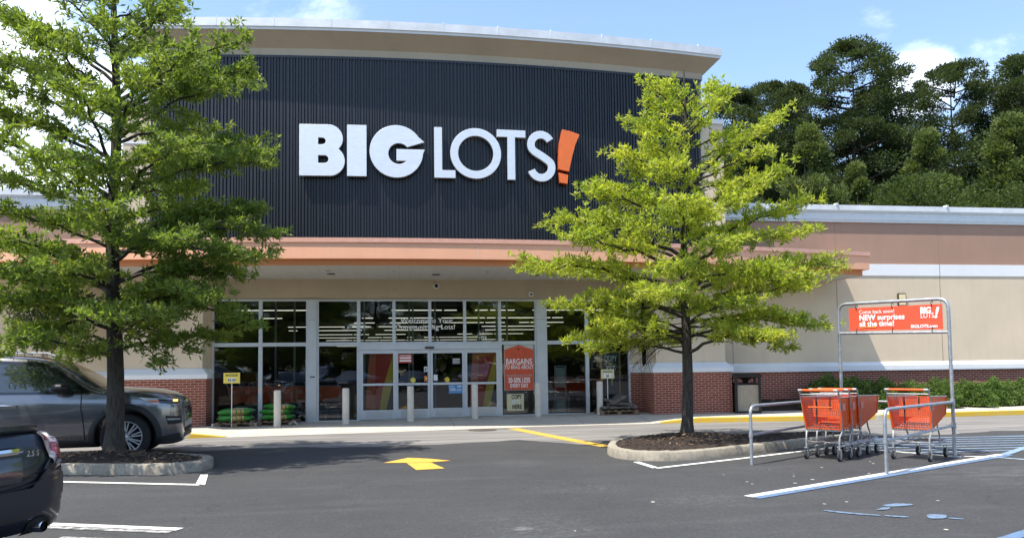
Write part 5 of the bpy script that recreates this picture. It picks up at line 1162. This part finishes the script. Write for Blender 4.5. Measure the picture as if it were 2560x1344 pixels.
# bumper: proud lower shell under the lamps
mb = MB(); K.rear(mb, [(-.80, .27), (.80, .27), (.84, .45), (.83, .68), (.60, .735), (.45, .60), (-.45, .60), (-.60, .735), (-.83, .68), (-.84, .45)], .022, .05); 
bmp = mb.build('bumper', M['sedan'], sed, smooth=True, angle=60)
K.both('bumper_corner', 'sedan', [(-1.03, .30), (-.42, .28), (-.40, .66), (-.95, .735), (-1.03, .70)], .012, .05, sed)
mb = MB(); P = [(-.755, 1.02), (-.75, .80), (-.66, .72), (-.50, .64), (-.3, .61), (.3, .61), (.50, .64), (.66, .72), (.75, .80), (.755, 1.02)]
for a, b in zip(P, P[1:]):
    a, b = Vector(a), Vector(b); d = (b - a).normalized(); n = Vector((-d.y, d.x)) * .006; K.rear(mb, [tuple(a + n), tuple(a - n), tuple(b - n), tuple(b + n)], .025, .2)
mb.build('trunk_seam', M['blackm'], sed)
K.rear(MB(), [(-.36, .66), (.36, .66), (.40, .84), (-.40, .84)], .008, .05).build('plate_recess', M['lampdark'], sed, smooth=True)
mb = MB(); rp_ = []
for i in range(11):
    y = -.42 + .84 * i / 10; h, n = K.cast((-9, y, .895), (1, 0, 0)); rp_.append((h.x - .022, y, .895))
mb.tube(rp_, [.012] + [.032] * 9 + [.012], 8).build('chrome_bar', M['chrome'], sed, smooth=True)
h, n = K.cast((-9, 0, .75), (1, 0, 0)); MB().box(h.x - .03, h.x - .024, -.12, .19, .68, .81).build('number_plate', M['plate'], sed)
# trunk lip spoiler
mb = MB(); sec_ = []
for i in range(15):
    y = -.78 + 1.56 * i / 14; e = abs(y) / .78; h, n = K.cast((-9, y, .995), (1, 0, 0)); x = (h.x if h else -.95); up = bv.ray_cast(Vector((-.74, y, 3)), Vector((0, 0, -1)))[0]; zt_ = (up.z if up else 1.06)
    sec_.append([(-.70, y, zt_ - .004), (-.82, y, zt_ + .012), (x - .015 + .05 * e ** 3, y, 1.092 - .03 * e ** 3), (x - .022 + .05 * e ** 3, y, 1.055 - .03 * e ** 3), (x + .01, y, 1.03), (-.74, y, zt_ - .03)])
va = [p for s_ in sec_ for p in s_]; mb.add(va, [(i * 6 + j, i * 6 + 6 + j, i * 6 + 6 + (j + 1) % 6, i * 6 + (j + 1) % 6) for i in range(14) for j in range(6)] + [tuple(range(6)), tuple(14 * 6 + j for j in range(5, -1, -1))])
mb.build('spoiler', M['sedan'], sed, smooth=True, angle=50)
# tail lamps wrap round the corner: cast diagonally
for s in (1, -1):
    dd = Vector((.94, .341, 0)); uu = Vector((-.341, .94, 0)); oo = Vector((-.94, -.78, 0))
    fr = lambda u, v: oo + uu * u + Vector((0, 0, v)) - dd * 3
    tl = K.patch(MB(), [(-.118, .775), (.0, .762), (.10, .755), (.108, .88), (.10, 1.02), (.06, 1.02), (-.02, .965), (-.09, .87)], fr, dd, .018, .02, (s,)).build('tail_lamp', M['tailclear'], sed, smooth=True)
    K.patch(MB(), [(.015 + .040 * math.cos(q), .855 + .07 * math.sin(q)) for q in [i * .3927 for i in range(16)]], fr, dd, .023, .02, (s,)).build('red_lens', M['tailred'], tl, smooth=True)
    K.patch(MB(), [(.035, .945), (.088, .945), (.084, .995), (.06, 1.0)], fr, dd, .023, .02, (s,)).build('red_lens', M['tailred'], tl, smooth=True)
    K.patch(MB(), [(-.10, .785), (-.05, .782), (-.055, .84), (-.08, .85)], fr, dd, .020, .02, (s,)).build('side_marker', M['tailclear'], tl, smooth=True)
# badge, exhaust, glass
h, n = K.cast((-9, -.50, .84), (1, 0, 0)); add_text(MB(), '2.5 S', (h.x - .022, -.44, .845), (0, -1, 0), (0, 0, 1), .062, bold=.02, extrude=.002).build('badge', M['chrome'], sed)
mb = MB(); mb.lathe([(.040, -.16), (.047, -.145), (.047, .10), (.040, .10), (.040, -.14)], 20, (-.93, -.55, .285), 'x', False); mb.build('exhaust_tip', M['chrome'], sed, smooth=True); MB().lathe([(.0, -.12), (.041, -.12)], 16, (-.93, -.55, .285), 'x').build('exhaust_bore', M['blackm'], sed)
K.rear(MB(), [(-.66, .25), (-.44, .25), (-.44, .345), (-.50, .375), (-.60, .375), (-.66, .345)], .028, .04).build('exhaust_cutout', M['blackm'], sed, smooth=True)
K.rear(MB(), [(-.58, 1.14), (.58, 1.14), (.48, 1.39), (-.48, 1.39)], .006, .06).build('window', M['carglass'], sed, smooth=True)
K.both('window', 'carglass', [(.05, .995), (2.35, .955), (1.75, 1.36), (1.25, 1.41), (.85, 1.36), (.45, 1.24)], .006, .06, sed)
mb = MB(); K.sline(mb, [(.15, .98), (.30, .75), (.32, .3)], .01, .006); K.sline(mb, [(1.25, .96), (1.28, .3)], .01, .006); mb.build('door_seam', M['blackm'], sed)
for wx in (0, 2.8):
    for s in (-1, 1): wheel(sed, wx, s * .80, .33, .33, .215, .21, s)
HD = R(161); sed.scale = (1.04,) * 3; sed.rotation_euler = (0, 0, HD)
# world position of the right rear bumper corner
cw = Vector((-2.93, 7.26, 0)); off_ = Matrix.Rotation(HD, 3, 'Z') @ (Vector((-.98, -.84, 0)) * 1.04); sed.location = cw - off_
# ------------------------------------------------------------------ vegetation
def quad_mesh(name, V, m, parent, tint, o0):
    """V: (n,4,3) array of leaf quads in world space"""
    n = len(V); me = bpy.data.meshes.new(name); me.vertices.add(n * 4); me.vertices.foreach_set('co', (V - np.array(o0)).reshape(-1).astype(np.float32))
    me.loops.add(n * 4); me.loops.foreach_set('vertex_index', np.arange(n * 4, dtype=np.int32)); me.polygons.add(n); me.polygons.foreach_set('loop_start', np.arange(0, n * 4, 4, dtype=np.int32))
    try: me.polygons.foreach_set('loop_total', np.full(n, 4, dtype=np.int32))
    except Exception: pass
    a = me.attributes.new('tint', 'FLOAT', 'FACE'); a.data.foreach_set('value', tint.astype(np.float32)); me.materials.append(m); me.update(calc_edges=True); me.validate()
    return link(name, me, parent, Vector(o0))
def norm(a): return a / np.maximum(np.linalg.norm(a, axis=-1, keepdims=True), 1e-9)
def leaf_quads(C, D, L_, W_, rng, jit=.9, droop=.15):
    n = len(C); d = norm(D + rng.normal(size=(n, 3)) * jit); d[:, 2] -= droop * rng.random(n); d = norm(d); s = norm(np.cross(d, rng.normal(size=(n, 3)))); l = L_ * rng.uniform(.65, 1.2, (n, 1)); w_ = W_ * rng.uniform(.7, 1.2, (n, 1))
    return np.stack([C, C + d * l * .55 + s * w_ * .5, C + d * l, C + d * l * .5 - s * w_ * .5], 1)
def oak(label, base, height, prof, tips, seed, m, trunk, nfill, lean=(0, 0), zlow=1.9, dens=1.0, dead=0):
    rng = np.random.default_rng(seed); rr = random.Random(seed); t = thing('oak_tree', label, 'tree', base); bx, by, bz_ = base
    def tp(z): u = (z - bz_) / height; return Vector((bx + lean[0] * u + .03 * math.sin(z * 1.3), by + lean[1] * u, z))
    zs = np.linspace(bz_ - .05, bz_ + height, 22); rad = [trunk * (1.32 - .32 * min(1, (z - bz_) / .25) if z - bz_ < .25 else 1) * (1 - .93 * ((z - bz_) / height)) ** .85 for z in zs]
    wood = MB().tube([tp(z) for z in zs], rad, 14)
    Rz = lambda z: interp(z, prof)
    limbs = [(z0, Vector(p)) for z0, p in tips]; g = 0.0
    for i in range(nfill):
        z = zlow + (bz_ + height - .35 - zlow) * ((i + .5) / nfill) ** 1.05; g += 2.39996 + rr.uniform(-.35, .35); r = Rz(z) * rr.uniform(.68, 1.02)
        up_ = interp(z, [(2, -.18), (3.2, .05), (5, .22), (8, .6)]); c = tp(z); limbs.append((z - r * max(0, .16) - .05, Vector((c.x + r * math.cos(g), c.y + r * math.sin(g), z + r * up_ * .55))))
    LC, LD = [], []
    for z0, tip in limbs:
        z0 = max(z0, zlow - .25); a = tp(z0); v = tip - a; ln = v.length; hz = Vector((v.x, v.y, 0)); 
        m1 = a + v * .35 + Vector((0, 0, .10 * ln)); m2 = a + v * .7 + Vector((0, 0, .085 * ln)); path = []
        for q in range(11):
            u = q / 10; b_ = [(1 - u) ** 3, 3 * u * (1 - u) ** 2, 3 * u * u * (1 - u), u ** 3]; path.append(a * b_[0] + m1 * b_[1] + m2 * b_[2] + tip * b_[3] + Vector((rr.uniform(-1, 1), rr.uniform(-1, 1), rr.uniform(-1, 1))) * .018 * ln * (0 < q < 10))
        r0 = max(.012, min(trunk * .42, .0125 * ln + .008)); wood.tube(path, [r0 * (1 - .85 * q / 10) for q in range(11)], 6, cap=False)
        side = v.cross(Vector((0, 0, 1))).normalized(); ns = max(4, int(ln * 5.2))
        for k in range(ns):
            u = .22 + .78 * (k + rr.random()) / ns; q = u * 10; i = min(9, int(q)); p = path[i].lerp(path[i + 1], q - i); s_ = 1 if k % 2 else -1
            d = (v.normalized() * rr.uniform(.35, .8) + side * s_ * rr.uniform(.5, 1.0) + Vector((0, 0, rr.uniform(-.12, .22)))).normalized(); l = (.20 + .34 * ln * (1 - u * .62)) * rr.uniform(.5, 1.05); l = min(l, 1.15)
            e = p + d * l; mid = p + d * l * .5 + Vector((0, 0, .04 * l)); wood.tube([p, mid, e], [.008, .006, .003], 4, cap=False)
            nc = max(2, int(l * 22 * dens))
            for j in range(nc):
                f = .12 + .88 * (j + rr.random()) / nc; c = p.lerp(e, f); w_ = .05 + .05 * l
                LC.append((c.x + rr.gauss(0, w_), c.y + rr.gauss(0, w_), c.z + rr.gauss(.015, w_ * .62))); LD.append((d.x * .45, d.y * .45, .42))
        for k in range(int(5 + ln * 4)):
            f = rr.uniform(.75, 1.02); c = a.lerp(tip, f); LC.append((c.x + rr.gauss(0, .06), c.y + rr.gauss(0, .06), c.z + .03 + rr.gauss(0, .05))); LD.append((v.x / ln * .7, v.y / ln * .7, .3))
    # bare dead twigs under the crown
    for k in range(dead):
        z = zlow + rr.uniform(-.15, .7); a = tp(z); q = math.pi + rr.uniform(-.9, .5); l = rr.uniform(.5, 1.35); p1 = a + Vector((math.cos(q) * l * .55, math.sin(q) * l * .4, -.04 * l)); p2 = a + Vector((math.cos(q) * l, math.sin(q) * l * .8, -.34 * l)); wood.tube([a, p1, p2], [.009, .007, .003], 4, cap=False)
        for _ in range(5):
            f = rr.uniform(.3, 1); b0 = p1.lerp(p2, f); wood.tube([b0, b0 + Vector((rr.uniform(-.35, .15), rr.uniform(-.2, .2), rr.uniform(-.38, .02)))], [.005, .002], 3, cap=False)
    wood.build('trunk', M['barkoak'], t, smooth=True, angle=70)
    C = np.array(LC); D = np.array(LD); k = 10; ct = rng.random(len(C)) * .6
    Cq = np.repeat(C, k, 0) + rng.normal(size=(len(C) * k, 3)) * .012; Dq = np.repeat(D, k, 0); V = leaf_quads(Cq, Dq, .122, .031, rng, .75)
    tint = np.clip(np.repeat(ct, k) + rng.random(len(Cq)) * .4, 0, 1); c = quad_mesh('crown', V, M[m], t, tint, ORG[t.name]); 
    print(label[:20], 'clusters', len(C), 'leaves', len(V)); return t
Yr = 14.57
tipsR = [(2.9, (2.45, Yr + .2, 3.50)), (3.0, (8.85, Yr - .1, 3.50)), (3.7, (3.02, Yr - .3, 4.34)), (3.6, (8.05, Yr - .2, 4.72)), (5.0, (7.62, Yr - .1, 6.50)), (4.7, (3.75, Yr + .1, 5.05)), (5.2, (4.2, Yr - .3, 5.66)), (6.4, (4.85, Yr, 7.25)), (2.5, (3.05, Yr - .3, 2.66)), (2.4, (8.12, Yr - .4, 2.30)), (2.2, (3.35, Yr, 2.08)), (2.1, (7.65, Yr - .2, 1.86)), (6.3, (6.5, Yr, 7.1)), (4.4, (7.55, Yr - .5, 5.35)), (5.9, (4.55, Yr - .2, 6.35)), (2.7, (4.4, Yr - 1.9, 2.75)), (3.1, (6.6, Yr - 2.0, 3.2)), (3.9, (5.2, Yr - 1.9, 4.3)), (2.6, (7.3, Yr - 1.5, 2.9)), (2.3, (6.3, Yr - 1.5, 2.0))]
oak('bright yellow green young oak on the right island beside the cart corral', (5.565, Yr, .16), 7.35, [(1.8, 1.9), (2.2, 2.35), (3.5, 2.7), (4.5, 2.3), (5.2, 1.75), (5.9, 1.35), (6.6, .9), (7.3, .45), (7.6, .15)], tipsR, 5, 'leafR', .118, 46, lean=(.14, 0), zlow=2.05, dens=1.0, dead=16)
Yl = 14.11
tipsL = [(6.4, (-2.72, Yl - .2, 7.40)), (6.3, (-2.66, Yl, 6.92)), (5.6, (-3.05, Yl - .5, 6.45)), (4.6, (-2.34, Yl, 5.28)), (3.8, (-2.2, Yl - .2, 3.92)), (3.9, (-2.5, Yl + .2, 4.42)), (3.1, (-2.65, Yl - .4, 3.2)), (2.8, (-2.5, Yl - .2, 2.3)), (2.5, (-3.6, Yl - .4, 1.92)), (2.4, (-3.95, Yl - .5, 1.66)), (2.6, (-6.6, Yl - .3, 1.85)), (7.3, (-4.05, Yl, 8.1)), (6.6, (-6.8, Yl, 7.7)), (6.0, (-7.2, Yl, 7.0)), (5.2, (-7.4, Yl - .1, 6.0)), (3.4, (-3.4, Yl - 2.0, 3.55)), (3.0, (-5.4, Yl - 2.1, 3.0)), (2.6, (-4.3, Yl - 1.9, 2.35)), (4.2, (-4.4, Yl - 1.9, 4.7)), (2.7, (-6.4, Yl - 1.6, 2.5)), (3.6, (-2.55, Yl - 1.0, 3.4)), (8.0, (-4.5, Yl, 8.9)), (2.9, (-3.0, Yl - 1.3, 2.7))]
oak('large green oak on the left island between the sedan and the SUV', (-4.855, Yl, .17), 9.9, [(1.8, 1.9), (2.3, 2.35), (3.5, 2.7), (5, 2.65), (6.5, 2.35), (7.4, 1.75), (8.0, 1.0), (9, .6), (10, .25)], tipsL, 8, 'leafL', .150, 62, lean=(-.12, 0), zlow=2.0, dens=1.15)

# --- far trees behind the store: every tree is its own thing; crowns share a few meshes
def far_tree(name, label, kind, seed, H, Rm, mleaf, mbark, q):
    rng = np.random.default_rng(seed); rr = random.Random(seed); t = thing(name, label, 'tree', (0, 0, 0), 'wood behind the right wing of the store')
    wood = MB().tube([(.25 * math.sin(z * .25 + seed), 0, z) for z in np.linspace(-.2, H * .96, 12)], [.30 * (1 - .9 * i / 11) * H / 24 for i in range(12)], 8)
    C, Rr, A = [], [], []
    if kind == 'pine':
        n = int(200); z0 = .20
        for i in range(n):
            u = rr.random() ** .85; z = H * (z0 + (1 - z0) * u); prof = (1 - abs((u - .48) / .56) ** 2.2) ** .6 * (.82 + .18 * math.sin(u * 17 + seed)); a = rr.uniform(0, 6.283); r = Rm * prof * math.sqrt(rr.uniform(.05, 1.0)); C.append((r * math.cos(a), r * math.sin(a), z)); Rr.append(rr.uniform(.65, 1.45) * (1 - .35 * u ** 4)); A.append((math.cos(a) * .5, math.sin(a) * .5, .55))
            if rr.random() < .3: wood.tube([(0, 0, z - .25 * r - .2), (r * .6 * math.cos(a), r * .6 * math.sin(a), z - .28), (r * math.cos(a), r * math.sin(a), z)], [.07, .05, .02], 4, cap=False)
        flat = .55
    elif kind == 'cone':
        for i in range(120):
            u = rr.random() ** 1.15; z = H * (.08 + .92 * u); a = rr.uniform(0, 6.283); r = Rm * (1 - u) ** .8 * math.sqrt(rr.uniform(.3, 1)); C.append((r * math.cos(a), r * math.sin(a), z)); Rr.append(rr.uniform(.6, 1.1) * (1 - .45 * u)); A.append((math.cos(a) * .4, math.sin(a) * .4, .8))
        flat = .85
    else:
        for i in range(100):
            d = Vector((rr.gauss(0, 1), rr.gauss(0, 1), rr.gauss(0, 1))).normalized() * rr.uniform(.45, 1) ; z = H * (.58 + .40 * d.z); C.append((d.x * Rm, d.y * Rm, z)); Rr.append(rr.uniform(.8, 1.5)); A.append((d.x * .5, d.y * .5, .5 + d.z * .4))
            if rr.random() < .5: wood.tube([(0, 0, z * .6), (d.x * Rm * .5, d.y * Rm * .5, z * .85), (d.x * Rm, d.y * Rm, z)], [.10, .06, .02], 4, cap=False)
        flat = .75
    wood.build('trunk', M[mbark], t, smooth=True)
    C = np.array(C); Rr = np.array(Rr); A = np.array(A); k = q; idx = np.repeat(np.arange(len(C)), k); off = norm(rng.normal(size=(len(idx), 3))) * (rng.random((len(idx), 1)) ** .45) * Rr[idx][:, None]; off[:, 2] *= flat
    P = C[idx] + off; D = A[idx] + norm(off) * .8; sz = (.20, .10) if kind != 'broad' else (.19, .14)
    V = leaf_quads(P, D, sz[0], sz[1], rng, .55, 0); tint = np.clip(np.repeat(rng.random(len(C)), k) * .65 + rng.random(len(idx)) * .35, 0, 1); quad_mesh('crown', V, M[mleaf], t, tint, (0, 0, 0)); return t
pa = far_tree('pine_tree', '', 'pine', 31, 24, 5.0, 'pine', 'barkpine', 340); pb = far_tree('pine_tree', '', 'pine', 32, 24, 4.1, 'pine', 'barkpine', 340); pc = far_tree('pine_tree', '', 'cone', 33, 14, 3.9, 'pine2', 'barkpine', 420); pd_ = far_tree('broadleaf_tree', '', 'broad', 34, 13, 4.2, 'broad', 'barkm', 480)
used = set()
def place(p, x, y, h, h0, label, wscale=1.0, rz=0):
    s = h / h0
    if p.name not in used: used.add(p.name); o = p; o.location = (x, y, 0); o.rotation_euler = (0, 0, rz)
    else: o = copy_tree(p, (x, y, 0), rz)
    o.scale = (s * wscale, s * wscale, s); o['label'] = label
place(pb, 28.6, 62, 25.3, 24, 'dark pine nearest the right edge of the black tower', 1.0, .4)
place(pa, 33.0, 64, 26.6, 24, 'dark pine with a rounded head left of the tallest pine', .85, 1.1)
place(pa, 40.2, 63, 30.2, 24, 'tallest dark pine with a broad crown over the right wing', 1.12, 2.2)
place(pb, 36.4, 66, 27.4, 24, 'slim dark pine close on the left of the tallest pine', .9, 3.0)
place(pb, 44.6, 66, 27.5, 24, 'dark pine sloping down just right of the tallest pine', 1.0, 4.1)
place(pa, 51.4, 64, 29.2, 24, 'broad dark pine right of the cloud gap', 1.0, 5.2)
place(pb, 48.2, 70, 25.6, 24, 'far dark pine seen low in the cloud gap', 1.1, .9)
place(pa, 57.6, 63, 29.6, 24, 'dark pine touching the right edge of the frame', 1.05, 3.7)
place(pb, 62.5, 68, 30, 24, 'dark pine beyond the right edge pine', 1.1, 2.7)
place(pb, 26.0, 70, 25.5, 24, 'dark pine half hidden by the bright oak top', 1.1, 5.7)
place(pa, 30.5, 76, 23, 24, 'shaded pine low behind the pine with a rounded head', 1.3, 4.6)
place(pa, 43.0, 78, 25, 24, 'shaded pine low behind the tallest pine', 1.3, .2)
place(pa, 54.5, 76, 26, 24, 'shaded pine low behind the broad dark pine', 1.3, 1.7)
for i, (x, h) in enumerate(((29, 22), (35.5, 23.5), (39.5, 22), (47.5, 23), (51, 22), (59.5, 25), (65, 27))): place((pa, pb)[i % 2], x * 1.22, 84, h * 1.12, 24, 'shaded pine deep at the back of the wood showing through the gaps', 1.5, i * 1.9)
place(pc, 26.9, 47, 17.0, 14, 'light green conical young pine standing before the dark pines', 1.0, 0)
place(pc, 30.2, 47, 14.6, 14, 'short conical young pine right of the light green one', .95, 1.3)
place(pc, 37.0, 49, 17.6, 14, 'conical young pine above the corral banner', 1.05, 2.2)
place(pc, 42.8, 48, 18.6, 14, 'tall conical young pine near the right edge', 1.15, 3.1)
place(pc, 22.6, 48, 13.5, 14, 'small young pine partly behind the bright oak', 1.0, 4.1)
place(pd_, 33.6, 46, 13.8, 13, 'bushy broadleaf tree between the young pines', 1.05, .4)
place(pd_, 39.6, 45, 13.4, 13, 'pale bushy broadleaf tree under the right pines', 1.0, 1.9)
place(pd_, 46.0, 50, 19.0, 13, 'tall broadleaf tree at the right edge of the wood', .95, 2.9)
place(pd_, 25.2, 52, 12.5, 13, 'dark bushy broadleaf tree low beside the tower wing', 1.0, 4.4)
# trees and cars across the lot behind the camera, which the shop windows mirror
for i, (x, y, h, p, h0) in enumerate(((-34, -52, 17, pd_, 13), (-22, -56, 22, pb, 24), (-12, -50, 14, pd_, 13), (-3, -55, 20, pa, 24), (6, -50, 15, pd_, 13), (14, -56, 21, pa, 24), (24, -52, 16, pd_, 13), (35, -58, 23, pb, 24))):
    o = copy_tree(p, (x, y, 0), i * 1.3, 'tree of the far side of the lot mirrored in the windows'); o.scale = (h / h0 * 1.15,) * 2 + (h / h0,); o['group'] = 'trees mirrored in the store windows'
for i in range(13):
    o = copy_tree(pc if i % 2 else pd_, (-46 + i * 7.4 + (i % 3), -44 - (i % 2) * 3, -1.5), i * 1.7, 'low bushy tree of the far side of the lot mirrored in the windows'); o.scale = (1.35, 1.35, .62 + .1 * (i % 3)); o['group'] = 'bushy trees mirrored in the store windows'
for i, (x, y, rz, p) in enumerate(((-9.5, -9, 1.9, sed), (-6.3, -10, 1.75, suv), (-2.6, -9.5, 1.9, sed), (1.4, -11, 1.8, sed), (5.2, -10, 1.9, suv), (9, -11, 1.75, sed))):
    copy_tree(p, (x, y, 0), rz, 'parked car behind the photographer mirrored in the doors')['group'] = 'cars mirrored in the store windows'
# --- hedge shrubs along the right wall
def shrub(seed, rx, ry, rz_):
    rng = np.random.default_rng(seed); t = thing('shrub', '', 'shrub', (0, 0, 0), 'clipped shrubs along the right wall'); rr = random.Random(seed)
    n = 7500; d = norm(rng.normal(size=(n, 3))); d[:, 2] = np.abs(d[:, 2]); f = rng.random((n, 1)) ** .22; lump = 1 + .13 * np.sin(d[:, 0:1] * 7 + seed) * np.cos(d[:, 1:2] * 6 + d[:, 2:3] * 5) + .07 * np.sin(d[:, 0:1] * 17 + d[:, 2:3] * 13)
    P = d * f * lump * np.array([[rx, ry, rz_]]); P[:, 2] += .02; V = leaf_quads(P, d * .7 + np.array([[0, 0, .35]]), .085, .042, rng, .8, 0)
    quad_mesh('foliage', V, M['shrub'], t, rng.random(n), (0, 0, 0)); st = MB()
    for i in range(14):
        a = rr.uniform(0, 6.28); st.tube([(0, 0, -.05), (rx * .4 * math.cos(a), ry * .4 * math.sin(a), rz_ * .5), (rx * .8 * math.cos(a), ry * .8 * math.sin(a), rz_ * rr.uniform(.6, .85))], [.014, .01, .004], 4, cap=False)
    st.build('stems', M['barkm'], t); return t
sh = [shrub(51, .80, .52, .86), shrub(52, .86, .54, .82)]
wl = ['dark shaded shrub nearest the brick pier', 'shrub at the edge of the canopy shadow', 'sunlit shrub behind the lone orange cart', 'sunlit shrub just left of the corral sign post', 'sunlit shrub right of the corral sign post', 'sunlit shrub second from the right edge', 'sunlit shrub cut by the right edge of the frame', 'shrub beyond the right edge of the frame', 'last shrub beyond the right edge']
first = [True, True]
for i, x in enumerate((12.95, 13.85, 14.8, 15.75, 16.7, 17.65, 18.6, 19.6, 20.6)):
    p = sh[i % 2]; s = (1.0, .98, .88, .84, .86, .82, .84, .84, .84)[i]
    if first[i % 2]: first[i % 2] = False; o = p
    else: o = copy_tree(p)
    o.location = (x, 21.95, .20); o.rotation_euler = (0, 0, i * .35 if i % 3 else .15); o.scale = (s * 1.22, s, s * 1.06); o['label'] = wl[i]
# --- crape myrtle by the left wall, behind the SUV
t = thing('crape_myrtle', 'small tan trunked tree against the beige wall behind the SUV roof', 'tree', (-8.9, 21.7, .1)); rr = random.Random(2); mb = MB()
for i in range(6):
    a = i * 1.05; mb.tube([(-8.9 + .07 * math.cos(a), 21.7 + .07 * math.sin(a), .05), (-8.9 + .16 * math.cos(a), 21.7 + .14 * math.sin(a), 1.3), (-8.9 + .5 * math.cos(a), 21.7 + .35 * math.sin(a), 2.6), (-8.9 + .75 * math.cos(a), 21.6 + .5 * math.sin(a), 3.4)], [.05, .045, .03, .012], 7)
mb.build('trunk', M['barkm'], t, smooth=True); rng = np.random.default_rng(77); n = 5200; d = norm(rng.normal(size=(n, 3))) * rng.random((n, 1)) ** .4; P = d * np.array([[1.15, .55, .8]]) + np.array([[-8.9, 21.5, 3.15]]); quad_mesh('crown', leaf_quads(P, d + np.array([[0, 0, .4]]), .09, .045, rng), M['broad'], t, rng.random(n), ORG[t.name])
